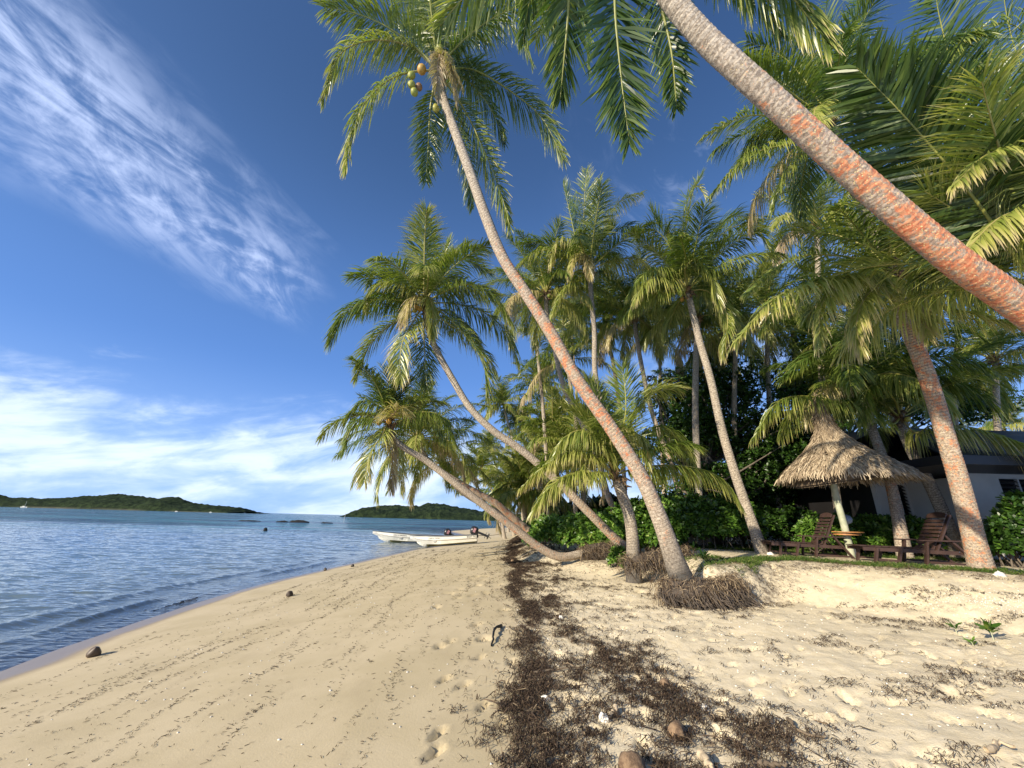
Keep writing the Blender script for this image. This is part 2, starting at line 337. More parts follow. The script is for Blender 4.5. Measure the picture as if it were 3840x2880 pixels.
def sdist(x, y, L, closep):
    sh = x.shape; x = x.ravel(); y = y.ravel(); d = np.full(x.shape, 1e9); ins = np.zeros(x.shape, bool)
    for a, b in zip(L[:-1], L[1:]):
        ab = b-a; q = np.clip(((x-a[0])*ab[0]+(y-a[1])*ab[1])/(ab@ab), 0, 1)
        d = np.minimum(d, np.hypot(x-a[0]-q*ab[0], y-a[1]-q*ab[1]))
    Pn = np.vstack([L, closep])
    for a, b in zip(Pn, np.roll(Pn, -1, 0)):
        c = ((a[1] > y) != (b[1] > y)) & (x < (b[0]-a[0])*(y-a[1])/(b[1]-a[1]+1e-12)+a[0]); ins ^= c
    return np.where(ins, d, -d).reshape(sh)
FP = []   # footprints and dimples: x, y, rx, ry, ang, depth
r_ = np.random.default_rng(3)
for px, py in ((940, 1610), (1080, 1560), (1045, 1520), (945, 1570), (1000, 1470), (960, 1455), (1090, 1475), (1035, 1415), (1105, 1430)):
    p_ = atz(px, py, .70); FP.append((p_[0], p_[1], .045, .11, r_.uniform(-.9, .1), .022)); FP.append((p_[0]+.01, p_[1]+.07, .05, .045, 0, .02))
for i in range(620):
    x_ = r_.uniform(.3, 10.5); y_ = r_.uniform(2.2, 11)
    FP.append((x_, y_, r_.uniform(.035, .07), r_.uniform(.07, .17), r_.uniform(-1.6, 1.6), r_.uniform(.010, .034)))
for i in range(60):
    FP.append((r_.uniform(-1.4, 0), r_.uniform(6, 24), r_.uniform(.06, .12), r_.uniform(.10, .16), r_.uniform(-.5, .5), r_.uniform(.015, .035)))
def ground(x, y, detail=True):
    x = np.asarray(x, float); y = np.asarray(y, float); sc = x.ndim == 0
    if sc: x = x[None]; y = y[None]
    d = sdist(x, y, SHORE, [(3000, -400)]); bk = sdist(x, y, BANK, [(3000, 5)])
    z = np.where(d > 0, np.interp(d, [0, 1, 3, 6, 8, 11, 16], [0, .11, .31, .60, .74, .86, .92]), -np.interp(-d, [0, 1, 4, 12, 40, 400], [0, .09, .32, .75, 1.4, 5]))
    right = sst(x, 5.2, 8.0)
    wd = .7+3.6*right+.5*sst(y, 9.5, 11)*(1-right)
    rise = 1-sst(-bk, 0, wd)
    topz = 1.50-.42*sst(y, 11.3, 13.2)*(1-sst(x, 4.8, 6.6))
    z = z+(topz-z)*np.where(d > 0, rise, 0)
    dm = np.zeros_like(z)
    if detail:
        co = sst(x, .0, 1.2)*sst(d, 6, 8)
        near = 1-sst(y, 25, 60)
        flat = 1-sst(bk, .3, 1.2)*.8
        z = z+near*flat*(co*(.07*fbm(x*1.7, y*1.7, 3, 5)+.05*np.abs(fbm(x*4.3+3, y*4.3, 3, 9)))+.012*fbm(x*1.1, y*.6, 3, 2))
        for fx, fy, rx, ry, an, dep in FP:
            ms = (np.abs(x-fx) < .3) & (np.abs(y-fy) < .3)
            if not ms.any(): continue
            xx = x[ms]-fx; yy = y[ms]-fy; ca, sa = math.cos(an), math.sin(an)
            q = np.sqrt(((xx*ca+yy*sa)/rx)**2+((-xx*sa+yy*ca)/ry)**2)
            z[ms] += -1.5*dep*(1-sst(q, .68, 1.02))+dep*.35*np.exp(-((q-1.2)/.18)**2)
    r = (z, d, bk)
    return tuple(v[0] for v in r) if sc else r
def gz(x, y): return float(ground(x, y)[0])

def warped(nr, nc, y0, ymax, smax, yoff):
    yy = np.geomspace(y0, ymax, nr); s = np.linspace(-1, 1, nc); s = np.sinh(s*1.1)/math.sinh(1.1)*smax
    Y, S = np.meshgrid(yy, s, indexing='ij'); return S*Y, Y-yoff
def gridF(nr, nc):
    i = np.arange(nr-1)[:, None]*nc; j = np.arange(nc-1)[None]
    return np.stack([i+j, i+j+1, i+nc+j+1, i+nc+j], -1).reshape(-1, 4)
nr, nc = 1150, 900
X, Y = warped(nr, nc, 3.0, 9000, 2.6, 3.6)
Z, D, BK = ground(X, Y)
coarse = sst(X, -.15, .9)*sst(D, 6, 8)
wet = (1-sst(D+.55*fbm(X*1.2, Y*.5, 3, 4), .30, .72))
wet = np.where(D < -1.2, wet*.35, wet)
wn = fbm(X*1.3, Y*.8, 4, 21)
wline = .22+.25*np.sin(Y*.35)*.4+np.interp(Y, [2, 7, 12, 26, 40], [.25, .1, .05, .35, .9])
stain = .75*np.exp(-((X-wline)/.3)**2)*sst(wn, .0, .14)
br = np.interp(Y, [2, 4.5, 7, 14], [1.7, 1.2, 1.0, .9])
stain = stain*.5; stain = np.maximum(stain, .3*np.exp(-((X-br)/.45)**2)*sst(wn, .08, .2))
stain = np.maximum(stain, .55*sst(fbm(X*1.1+9, Y*2.2, 4, 33), .12, .2)*sst(X, .3, 1)*(1-sst(BK, -1, 0)))
stain = stain*(D > 4)
lit = np.exp(-((BK+.35)/.5)**2)*.9+.5*sst(BK, 0, 1)*(1-sst(BK, 4, 9))
grass = np.maximum(np.exp(-((BK-.18)/.34)**2)*sst(X, 4.5, 6.8)*1.0, sst(BK, 3.2, 5.5)*.9)
grass = np.maximum(grass, .5*np.exp(-((BK-.1)/.3)**2)*(X > 3.3))
gnd = mk('sand_ground', np.stack([X, Y, Z], -1), gridF(nr, nc), M['sand'], attrs=dict(wet=wet, grass=grass, stain=stain, coarse=coarse, litter=np.clip(lit, 0, 1)))
tag(gnd, kind='structure')

# water: starts left of the shoreline everywhere the seabed is below it
yy = np.r_[np.geomspace(2.6, 75, 1150), np.geomspace(75, 14000, 170)[1:]]; ss_ = np.linspace(-1, 1, 860); ss_ = np.sinh(ss_*1.3)/math.sinh(1.3); ss_ = np.where(ss_ < 0, ss_*3.2, ss_*3.2)-.35
nr2, nc2 = len(yy), len(ss_)
Y2, S2 = np.meshgrid(yy, ss_, indexing='ij'); X2 = S2*Y2; Y2 = Y2-3.6
_, D2, _ = ground(X2, Y2, False)
sea = -D2
fade = 1-sst(Y2, 45, 90)
amp = fade*(.25*sst(sea, .1, .8)+.75*sst(sea, .8, 4.5))
wx = X2+.35*Y2
Wv = amp*(.020*np.sin(X2*1.1+Y2*2.3+4*fbm(X2*.4, Y2*.4, 2, 1))+.11*fbm(wx*.8, Y2*2.2, 3, 11)+.10*(.25-np.abs(fbm(wx*1.7, Y2*4.2, 3, 14)))+.030*fbm(wx*4.5, Y2*10, 2, 19)*(1-sst(Y2, 10, 22)))
wob2 = .55*fbm(X2*.25, Y2*.22, 3, 17)+.12*fbm(X2*1.5, Y2*1.2, 2, 6)
Wv += (1-sst(Y2, 20, 34))*(.075*np.exp(-((sea-1.15+wob2)/.13)**2)*sst(fbm(X2*.3, Y2*.28, 2, 8), -.10, .12)+.05*np.exp(-((sea-2.2+wob2*1.5)/.2)**2)+.012*np.exp(-((sea-.45+wob2*.5)/.07)**2))
Wv += np.where(sea < .15, np.clip(sea*.02, -.02, 0), 0)+.004
zb, _, _ = ground(X2, Y2, False)
depth = np.clip(-zb, 0, 9)
mask = (sea > -.6)
F2 = gridF(nr2, nc2); keep = mask.ravel()[F2].any(1); F2 = F2[keep]
used = np.unique(F2); remap = np.zeros(nr2*nc2, int); remap[used] = np.arange(len(used))
V2 = np.stack([X2, Y2, Wv], -1).reshape(-1, 3)[used]
sea_o = mk('sea_water', V2, remap[F2], M['water'], attrs=dict(depth=depth.ravel()[used], far=sst(Y2, 14, 90).ravel()[used]))
tag(sea_o, kind='structure')

# ------------------------------------------------------------------ islands
def island(name, prof, Yd, thick, label):
    px = np.array([p[0] for p in prof], float); py = np.array([p[1] for p in prof], float)
    P = np.array([at(a, b, Yd) for a, b in prof]); xs = np.linspace(P[0, 0], P[-1, 0], 420); hh = np.interp(xs, P[:, 0], P[:, 2])
    vs = np.linspace(0, 1, 46)
    XX, VV = np.meshgrid(xs, vs, indexing='ij'); HH = np.repeat(hh[:, None], len(vs), 1)
    prof_v = np.interp(VV, [0, .012, .03, .12, .45, 1], [0, .02, .24, .52, 1, 0])
    YY = Yd-thick*.45+VV*thick
    ZZ = np.clip(HH, 0, None)*prof_v*(1+.22*fbm(XX*.02, YY*.05, 3, 4))
    bump = (np.abs(fbm(XX*.09, YY*.09, 3, 3))*6+fbm(XX*.25, YY*.25, 2, 31)*4)*np.minimum(1, HH/9)*sst(VV, .015, .05)
    ZZ = ZZ+bump-.3
    shore = (VV < .02)*1.0*sst(fbm(XX*.01, YY*0, 2, 5), -.16, .1)
    shore = shore*(.25 if Yd > 700 else .7); o = mk(name, np.stack([XX, YY, ZZ], -1), gridF(len(xs), len(vs)), M['island'], attrs=dict(shore=shore))
    tag(o, label, 'island', kind='structure'); return o
island('island', [(-300, 1060), (-120, 1066), (0, 1069.3), (20, 1076), (68, 1076), (95, 1078), (135, 1076), (190, 1072), (254, 1068.6), (291, 1071), (325, 1076), (342, 1079), (369, 1074), (389, 1075.4), (413, 1086), (440, 1090), (491, 1094.7), (521, 1097), (538, 1105)], 900, 160, 'long low wooded island on the left horizon')
island('island', [(765, 1111.5), (785, 1098.5), (820, 1092), (855, 1091), (874, 1094), (895, 1094), (925, 1089), (956, 1088.7), (979, 1092.7), (1005, 1098.5), (1042, 1105.5), (1130, 1112), (1260, 1110), (1500, 1115)], 560, 110, 'smaller wooded island right behind the boats')

# ------------------------------------------------------------------ fronds
FD = 1.9
def frond_geo(path, n=60, leaf=.75, hang=.6, wid=.035, tone=.3, seed=0, pet=.16, lift=.25, roll=0.0, rr=.022, fwd=(25, 62), tip=.25, wind=(0, 0, 0), S=3, jit=.15):
    r = np.random.default_rng(seed); leaf = leaf*1.38; n = int(n*FD); hang = hang*(1.25+.5*(hang > .65)); wid = wid*.9; tone = tone+.05
    P, L = catmull(path, 40)
    T = nz(np.gradient(P, axis=0)); up = np.array([0, 0, 1.])
    h = P[-1]-P[0]; h[2] = 0; hn = nz(h) if np.linalg.norm(h) > .05*L else np.array([1., 0, 0])
    sr = np.cross(hn, up)
    side = np.cross(T, up[None]-0*T)
    side = nz(side+sr[None]*.25)
    side = nz(side-T*(side*T).sum(1, keepdims=True)); nrm = np.cross(side, T)
    if roll: side, nrm = side*math.cos(roll)+nrm*math.sin(roll), nrm*math.cos(roll)-side*math.sin(roll)
    # rachis
    rad_ = rr*np.linspace(1.5, .18, 40)
    k = 5; a_ = np.arange(k)/k*2*np.pi
    RV = (P[:, None]+(side[:, None]*np.cos(a_)[None, :, None]+nrm[:, None]*np.sin(a_)[None, :, None]*.7)*rad_[:, None, None]).reshape(-1, 3)
    i = np.arange(39)[:, None]*k; j = np.arange(k)[None]
    RF = np.stack([i+j, i+(j+1) % k, i+k+(j+1) % k, i+k+j], -1).reshape(-1, 4)
    u = np.sort(np.clip((np.arange(n)+r.uniform(-.4, .4, n))/n, 0, 1)); u = np.concatenate([u, u]); sg = np.r_[np.ones(n), -np.ones(n)]
    s = pet+(1-pet)*u; f = s*39; i0 = np.minimum(f.astype(int), 38); fr_ = (f-i0)[:, None]
    lerp = lambda A: A[i0]*(1-fr_)+A[i0+1]*fr_
    p = lerp(P); tt = nz(lerp(T)); sd_ = nz(lerp(side))*sg[:, None]; nm = nz(lerp(nrm))
    ln = leaf*np.interp(u, [0, .1, .32, .7, 1], [.55, .9, 1, .85, .38])*r.uniform(.82, 1.12, 2*n)
    brk = r.random(2*n) < .07; ln[brk] *= .45; ln *= np.where(vn(u*9+sg*3, sg*0+seed*.37, 5) < .16, .55, 1)
    an = np.radians(np.interp(u, [0, 1], fwd))+r.normal(0, jit, 2*n)
    d0 = sd_*np.cos(an)[:, None]+tt*np.sin(an)[:, None]+nm*(lift+r.normal(0, jit, 2*n))[:, None]
    d0 = nz(d0); g_ = hang*r.uniform(.7, 1.35, 2*n)
    wv = np.array(wind)
    pts = [p]; d = d0; q = p
    for kk in range(S):
        c = ((kk+.6)/S)**1.2*2.0
        d = nz(d0+np.array([0, 0, -1.])[None]*(g_*c)[:, None]+wv[None]*c*.5+r.normal(0, .05, (2*n, 3)))
        q = q+d*(ln/S)[:, None]; pts.append(q)
    pts = np.stack(pts, 1)
    wd = nz(tt-d0*(tt*d0).sum(1, keepdims=True)+nm*r.normal(0, .35, (2*n, 1)))*wid*r.uniform(.8, 1.15, (2*n, 1))
    prof = np.interp(np.arange(S+1)/S, [0, .3, .7, 1], [.45, 1, .72, .06])
    Lf = np.stack([pts-wd[:, None]*prof[None, :, None]*.5, pts+wd[:, None]*prof[None, :, None]*.5], 2)  # (2n,S+1,2,3)
    LV = Lf.reshape(-1, 3); b = np.arange(2*n)[:, None]*(S+1)*2; kx = np.arange(S)[None]*2
    LF = np.stack([b+kx, b+kx+1, b+kx+3, b+kx+2], -1).reshape(-1, 4)
    tn = tone+r.normal(0, .06, (2*n, 1, 1))+tip*(np.arange(S+1)/S)[None, :, None]**3*np.interp(u, [0, 1], [.5, 1.4])[:, None, None]+.0*Lf[..., 0]
    return RV, RF, LV, LF, np.clip(tn, 0, 1).reshape(-1), np.full(len(RV), min(1, tone*1.1+.15))
def join_fronds(name, geos, parent, origin):
    V = []; F = []; mi = []; tn = []; n = 0
    for RV, RF, LV, LF, t1, t0 in geos:
        V += [RV, LV]; F += [RF+n, LF+n+len(RV)]; mi += [np.zeros(len(RF)), np.ones(len(LF))]; tn += [t0, t1]; n += len(RV)+len(LV)
    return mk(name, np.vstack(V), np.vstack(F), [M['rachis'], M['frond']], parent, origin, mi=np.concatenate(mi), attrs=dict(tone=np.concatenate(tn)))
def gen_path(base, az, el, L, droop, drift=0.0, n=9):
    pts = [np.array(base, float)]; 
    for i in range(n):
        q = (i+.5)/n; e = el-droop*q**1.3; a = az+drift*q
        pts.append(pts[-1]+np.array([math.cos(a)*math.cos(e), math.sin(a)*math.cos(e), math.sin(e)])*L/n)
    return np.array(pts)
def crown_params(r, n, L):
    for i in range(n):
        q = (i+.5)/n                       # 0 youngest
        az = i*2.399+r.uniform(-.25, .25)
        el = rad(84-q*92+r.uniform(-9, 9)); droop = rad(30+q*62+r.uniform(-14, 22))
        yield q, az, el, L*r.uniform(.86, 1.08)*(1-.25*(q < .08)), droop
def trunk(path, r0, r1, parent, origin, lich=(.0, .3, .2), seed=0, ringp=.07, flare=.5, dark=.25, k=18, flen=.55):
    P_, L = catmull(path, 4); n = int(max(20, min(640, L/.019))); P, L = catmull(path, n)
    s = np.linspace(0, L, n); q = s/L; r = np.random.default_rng(seed)
    R = r0+(r1-r0)*np.clip(q, 0, 1)**.7+r0*flare*np.exp(-s/flen)
    R = R*(1+.05*fbm(s*1.3, s*0+seed, 3, seed))
    T, U, W = frames(P); a = np.arange(k)/k*2*np.pi
    nA = fbm(np.cos(a)[None]*1.5+s[:, None]*2.2, np.sin(a)[None]*1.5+seed, 3, seed+4)
    ph = s[:, None]/ringp+.9*np.sin(s[:, None]*1.1)+1.5*fbm(s*2.0, s*0+seed, 2, seed+2)[:, None]+.9*nA+.25*np.sin(a)[None]+20; phf = ph % 1.0
    rr = R[:, None]*(1+.045*(phf-.5)+.07*nA)
    V = P[:, None]+(U[:, None]*np.cos(a)[None, :, None]+W[:, None]*np.sin(a)[None, :, None])*rr[..., None]
    i = np.arange(n-1)[:, None]*k; j = np.arange(k)[None]
    F = np.stack([i+j, i+(j+1) % k, i+k+(j+1) % k, i+k+j], -1).reshape(-1, 4)
    li = np.interp(q, np.linspace(0, 1, len(lich)), lich)[:, None]+.35*fbm(s[:, None]*.8+np.cos(a)[None], np.sin(a)[None]+seed, 3, seed+9)
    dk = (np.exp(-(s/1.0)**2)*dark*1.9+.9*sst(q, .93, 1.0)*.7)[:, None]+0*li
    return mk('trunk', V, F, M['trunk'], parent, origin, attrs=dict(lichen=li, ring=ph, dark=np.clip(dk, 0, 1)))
def sheath(P, T, r, parent, origin, seed):
    """brown fibrous boot of old leaf bases under the crown"""
    rg = np.random.default_rng(seed); b = MB()
    for i in range(26):
        a = rg.uniform(0, 6.28); e = rg.uniform(.2, 1.1); d = np.array([math.cos(a)*math.cos(e), math.sin(a)*math.cos(e), math.sin(e)])
        o_ = P+T*rg.uniform(-.35, .25); L = rg.uniform(.25, .5)
        b.tube([o_, o_+d*L*.5+T*.08, o_+d*L*.8+np.array([0, 0, -.1])*rg.random()], [r*.55, r*.38, r*.12], 6)
    return b.build('leaf_sheath', M['fibre'], parent, origin, smooth=True)
def nut_mesh(c, r, tone, rg, parent, origin, name='coconut'):
    b = MB(); n = 7; zz = np.linspace(-1, 1, n)
    ax = nz(rg.normal(0, .4, 3)+np.array([0, 0, 1.])); pts = [np.array(c)+ax*z*r*1.2 for z in zz]
    b.tube(pts, r*np.sqrt(np.clip(1-(zz*.999)**2, .002, 1)), 10, tone)
    return b.build(name, M['nut'], parent, origin, smooth=True, attr='tone')

def palm(label, tpath, r0, r1, fr=None, extra=20, L=3.6, seed=1, lich=(0, .25, .1), n=62, leaf=.8, wid=.036, tone=.28, hang=.55, parts=True, group='coconut palms along the beach', nuts=6, flare=.45, name='coconut_palm', axis=None, rrach=.026, wind=(0, 0, 0), nutpos=None, dark=.25, S=3, el_off=0, skip=None, rsheath=None, flen=.55):
    """fr: explicit fronds [ [pts...], dict ]"""
    tpath = [np.array(p, float) for p in tpath]; g0 = gz(tpath[0][0], tpath[0][1]); dz = tpath[0][2]-g0
    if dz > -.08 and abs(tpath[1][2]-tpath[0][2]) > .15:
        st = (tpath[0]-tpath[1])/max(.2, tpath[1][2]-tpath[0][2])*min(dz+.15, .9)*.7
        tpath = [np.array([tpath[0][0]+st[0], tpath[0][1]+st[1], gz(tpath[0][0]+st[0], tpath[0][1]+st[1])-.15])]+tpath[(1 if dz < .2 else 0):]
    base = np.array(tpath[0], float); top = np.array(tpath[-1], float); T = nz(top-np.array(tpath[-2], float))
    r = np.random.default_rng(seed)
    o = thing(name, base, label, 'palm tree', group)
    trunk(tpath, r0, r1, o, base, lich, seed, flare=flare, dark=dark, k=18 if parts else 10, flen=flen)
    sheath(top, T, r1*(rsheath or 1), o, base, seed)
    hub = top+T*.15
    geos = []
    def put(path, kw, q=.5, tn=None):
        a = dict(n=n, leaf=leaf, wid=wid, tone=tone, hang=hang, seed=int(r.integers(1e6)), rr=rrach, wind=wind, S=S); a.update(kw)
        geos.append((frond_geo(path, **a), tn))
    for pts, kw in (fr or []):
        put(np.vstack([hub[None], np.array(pts)]), kw)
    Z_ = np.array([0, 0, 1.]); q4 = Vector(Z_).rotation_difference(Vector(nz(T*.55+Z_*.45))) if axis is None else Vector(Z_).rotation_difference(Vector(nz(np.array(axis, float))))
    for q, az, el, Lf, dr in crown_params(r, int(extra*1.25), L):
        if skip and skip(az % 6.283, q): continue
        pth = gen_path((0, 0, 0), az, el+el_off, Lf, dr, r.uniform(-.4, .4))
        R3 = np.array(q4.to_matrix()); first = pth[1] @ R3.T
        # keep gravity: rotate only the launch direction
        e2 = math.asin(max(-1, min(1, first[2]/np.linalg.norm(first)))); a2 = math.atan2(first[1], first[0])
        pth = gen_path(hub, a2, e2, Lf, dr, r.uniform(-.4, .4))
        old = q > .78
        put(pth, dict(hang=hang*(.35+1.5*q)*(1.25 if old else 1), tone=tone+(.12*(q < .15))+(.16 if old else 0)+(.38 if q > .93 and r.random() < .6 else 0)+r.uniform(-.08, .1), lift=.42-.3*q, pet=.17, roll=r.uniform(-.35, .35)))
    if parts:
        for (g_, tn) in geos: join_fronds('frond', [g_], o, base)
    else: join_fronds('crown', [g_[0] for g_ in geos], o, base)
    if parts and nuts:
        for i in range(nuts):
            a = r.uniform(0, 6.28); c = hub+np.array([math.cos(a)*.28, math.sin(a)*.28, -.12-.22*r.random()])
            nut_mesh(c, .085, r.choice([.05, .2, .45, .6]), r, o, base)
    for c, rr_, tn in (nutpos or []): nut_mesh(c, rr_, tn, r, o, base)
    return o
def px(pts, Y, dy=None):
    dy = dy or [0]*len(pts)
    return [at(p[0], p[1], Y+d) for p, d in zip(pts, dy)]
def lin(a, b, n): return list(np.linspace(a, b, n))
exec_palms = True
def P3(pts):      # [(px,py,Y)...]
    return [at(*p) for p in pts]
def onground(p, sink=.12): return np.array([p[0], p[1], gz(p[0], p[1])-sink])
# ---- the big trunk crossing the upper right
tA = [np.array([9.2, 4.9, gz(9.2, 4.9)-.1]), np.array([8.6, 4.6, 1.9]), np.array([7.3, 4.1, 3.1])]+P3([(2212, 668, 3.7), (2060, 560, 3.55), (1900, 425, 3.4), (1760, 300, 3.25), (1640, 190, 3.1), (1530, 90, 3.0), (1452, 0, 2.9), (1400, -90, 2.8), (1378, -165, 2.75)])
frA = [(P3([(1335, -120, 2.75), (1328, 0, 2.9), (1340, 150, 3.1), (1360, 312, 3.3)]), dict(leaf=.42, hang=.12, tone=.04, n=76, wid=.034, pet=.3, rr=.02, lift=.0)),
       (P3([(1400, -120, 3.2), (1425, 0, 3.5), (1450, 110, 3.7), (1462, 235, 3.8)]), dict(leaf=.36, hang=.3, tone=.04, pet=.3, n=60, lift=0)),
       (P3([(1480, -190, 2.8), (1600, -110, 3.0), (1700, -20, 3.2), (1790, 95, 3.3)]), dict(leaf=.62, hang=1.3, tone=.22, pet=.15, n=70, tip=.5)),
       (P3([(1470, -150, 3.2), (1560, -90, 3.6), (1640, -10, 3.9), (1690, 80, 4.1)]), dict(leaf=.5, hang=1.2, tone=.15, pet=.2, n=60)),
       (P3([(1280, -180, 2.8), (1235, -60, 3.2), (1225, 60, 3.6), (1210, 215, 3.9)]), dict(leaf=.45, hang=.5, tone=.15, pet=.3, n=60)),
       (P3([(1330, -260, 2.9), (1210, -160, 3.3), (1150, -20, 3.6), (1130, 90, 3.8)]), dict(leaf=.5, hang=.8, tone=.15, pet=.2, n=60))]
palm('thick orange-stained leaning trunk crossing the upper right corner in front of everything', tA, .195, .115, frA, 16, 3.6, 11, (.6, .7, .8, .95, .98, .95, .9, .78, .6, .3, .05, 0), leaf=.6, flare=.3, nuts=0, skip=lambda az, q: q > .55, dark=0, n=56)
# ---- tall palm B
tB = P3([(1478, 1265, 8.5), (1462, 1225, 8.6), (1425, 1120, 8.6), (1385, 1030, 8.55), (1320, 925, 8.5), (1250, 825, 8.4), (1190, 720, 8.3), (1140, 640, 8.2), (1088, 560, 8.1), (1050, 470, 8.0), (1018, 380, 7.95), (985, 290, 7.9), (958, 215, 7.85), (946, 160, 7.8)])
Yb = 7.8
frB = [(P3([(880, 98, 7.6), (800, 88, 7.4), (735, 118, 7.3), (697, 216, 7.2)]), dict(hang=1.1, tone=.46, tip=.3, leaf=.78, n=84, lift=.1)),
       (P3([(870, 160, 7.5), (812, 195, 7.2), (765, 265, 7.1), (746, 365, 7.0)]), dict(hang=1.0, tone=.40, tip=.35, leaf=.72, n=80, lift=.1)),
       (P3([(930, 230, 8.2), (925, 312, 8.4), (920, 392, 8.5)]), dict(hang=.3, tone=.22, leaf=.55, lift=0)),
       (P3([(1005, 240, 8.6), (1048, 330, 8.9), (1080, 410, 9.0), (1101, 488, 9.1)]), dict(hang=.25, tone=.30, tip=.5, leaf=.75, n=80, lift=0, wid=.04)),
       (P3([(985, 270, 9.0), (1010, 350, 9.3), (1020, 450, 9.4)]), dict(hang=.5, tone=.2, leaf=.6, lift=0)),
       (P3([(1020, 150, 8.2), (1100, 195, 8.6), (1170, 255, 8.9), (1217, 345, 9.0)]), dict(hang=.6, tone=.20, tip=.4, leaf=.8, n=80)),
       (P3([(1010, 175, 8.6), (1060, 235, 9.0), (1090, 310, 9.2)]), dict(hang=.7, tone=.22, leaf=.65)),
       (P3([(1000, 70, 8.0), (1080, -10, 8.2), (1160, 0, 8.4), (1205, 90, 8.5), (1208, 200, 8.5)]), dict(hang=1.5, tone=.24, leaf=.95, n=90, tip=.35)),
       (P3([(1010, 60, 7.6), (1100, -50, 7.4), (1200, -60, 7.4), (1260, 40, 7.4), (1270, 150, 7.4)]), dict(hang=1.2, tone=.2, leaf=.85, n=80)),
       (P3([(990, 90, 8.6), (1050, 40, 9.2), (1110, 60, 9.6), (1150, 140, 9.8)]), dict(hang=1.3, tone=.24, leaf=.8, n=70)),
       (P3([(915, 60, 7.8), (895, -30, 7.7), (840, -70, 7.6), (805, -20, 7.5), (800, 30, 7.5)]), dict(hang=.8, tone=.3, leaf=.65, n=70)),
       (P3([(925, 60, 8.3), (900, 0, 8.6), (860, 5, 8.9), (845, 60, 9.0)]), dict(hang=1.1, tone=.3, leaf=.6)),
       (P3([(948, 60, 8.0), (950, -60, 8.2), (960, -160, 8.2)]), dict(hang=.1, tone=.25)),
       (P3([(965, 130, 7.4), (975, 165, 7.3), (985, 225, 7.3)]), dict(hang=.9, tone=.85, leaf=.42, tip=.1, pet=.02, n=60, wid=.03)),
       (P3([(950, 118, 7.4), (945, 150, 7.3), (945, 215, 7.3)]), dict(hang=.9, tone=.92, leaf=.45, tip=.1, pet=.02, n=60, wid=.03)),
       (P3([(960, 112, 7.4), (975, 140, 7.3), (1000, 190, 7.4)]), dict(hang=1.2, tone=.8, leaf=.45, tip=.1, pet=.05, n=60, wid=.03))]
nutB = [(at(889, 163, 7.3), .10, .25), (at(889, 183, 7.3), .10, .3), (at(895, 199, 7.3), .095, .25), (at(905, 188, 7.4), .09, .8), (at(911, 150, 7.4), .12, .62), (at(949, 107, 7.5), .12, .3), (at(941, 234, 7.7), .10, .4), (at(964, 160, 7.5), .1, .35)]
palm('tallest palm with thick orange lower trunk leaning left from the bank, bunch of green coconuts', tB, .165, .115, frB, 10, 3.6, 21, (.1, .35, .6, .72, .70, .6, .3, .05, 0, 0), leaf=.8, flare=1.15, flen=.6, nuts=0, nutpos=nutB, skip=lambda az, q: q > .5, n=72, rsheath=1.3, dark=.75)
# ---- palm C
tC = P3([(1362, 1190, 13.3), (1330, 1165, 13.2), (1275, 1110, 13), (1210, 1045, 12.8), (1130, 975, 12.5), (1065, 930, 12.3), (1015, 880, 12.2), (975, 815, 12.1), (940, 750, 12), (924, 705, 12), (917, 665, 12)])
frC = [(P3([(918, 600, 12.2), (915, 530, 12.4), (921, 455, 12.5)]), dict(hang=.02, tone=.2, leaf=.8, n=76, lift=.05, roll=.2, wid=.045)),
       (P3([(935, 600, 12.5), (955, 560, 12.7), (971, 520, 12.8)]), dict(hang=.2, tone=.3, leaf=.7)),
       (P3([(950, 605, 12.2), (975, 570, 12.4), (1010, 561, 12.5), (1058, 590, 12.6)]), dict(hang=.3, tone=.25, leaf=.85, n=70)),
       (P3([(950, 580, 12.6), (990, 540, 12.9), (1030, 535, 13), (1055, 545, 13)]), dict(hang=.6, tone=.4, leaf=.7)),
       (P3([(960, 630, 11.8), (1010, 615, 11.6), (1065, 640, 11.5), (1105, 700, 11.5)]), dict(hang=.8, tone=.30, leaf=.85, n=76)),
       (P3([(970, 655, 12.2), (1040, 672, 12.5), (1095, 720, 12.8), (1118, 785, 12.8)]), dict(hang=.9, tone=.22, leaf=.9, n=76)),
       (P3([(960, 680, 11.8), (1010, 730, 11.6), (1045, 790, 11.5), (1050, 860, 11.5)]), dict(hang=.35, tone=.26, leaf=.8, n=76, tip=.5)),
       (P3([(955, 690, 12.4), (1000, 720, 12.8), (1050, 770, 13), (1070, 810, 13)]), dict(hang=.5, tone=.3, leaf=.75)),
       (P3([(915, 710, 12.6), (918, 775, 13), (922, 838, 13.2)]), dict(hang=.15, tone=.18, leaf=.7, lift=0)),
       (P3([(895, 690, 11.6), (868, 745, 11.2), (864, 822, 11.0)]), dict(hang=.6, tone=.42, tip=.6, leaf=.7, lift=0)),
       (P3([(880, 680, 12), (825, 715, 11.9), (790, 760, 11.9), (770, 818, 11.9)]), dict(hang=.6, tone=.40, leaf=.7, n=70)),
       (P3([(880, 650, 11.9), (800, 648, 11.6), (745, 680, 11.5), (712, 742, 11.5)]), dict(hang=.7, tone=.20, leaf=.8, n=72, tip=.4)),
       (P3([(890, 630, 12.4), (850, 590, 12.6), (810, 580, 12.7), (797, 620, 12.8)]), dict(hang=.8, tone=.3, leaf=.75)),
       (P3([(890, 630, 11.8), (845, 612, 11.6), (808, 625, 11.5), (795, 665, 11.5)]), dict(hang=.9, tone=.45, leaf=.7)),
       (P3([(905, 640, 11.6), (885, 650, 11.4), (872, 700, 11.3)]), dict(hang=1.1, tone=.75, leaf=.6, pet=.05)),
       (P3([(925, 640, 11.6), (935, 670, 11.4), (932, 730, 11.4)]), dict(hang=1.1, tone=.5, leaf=.6, pet=.05))]
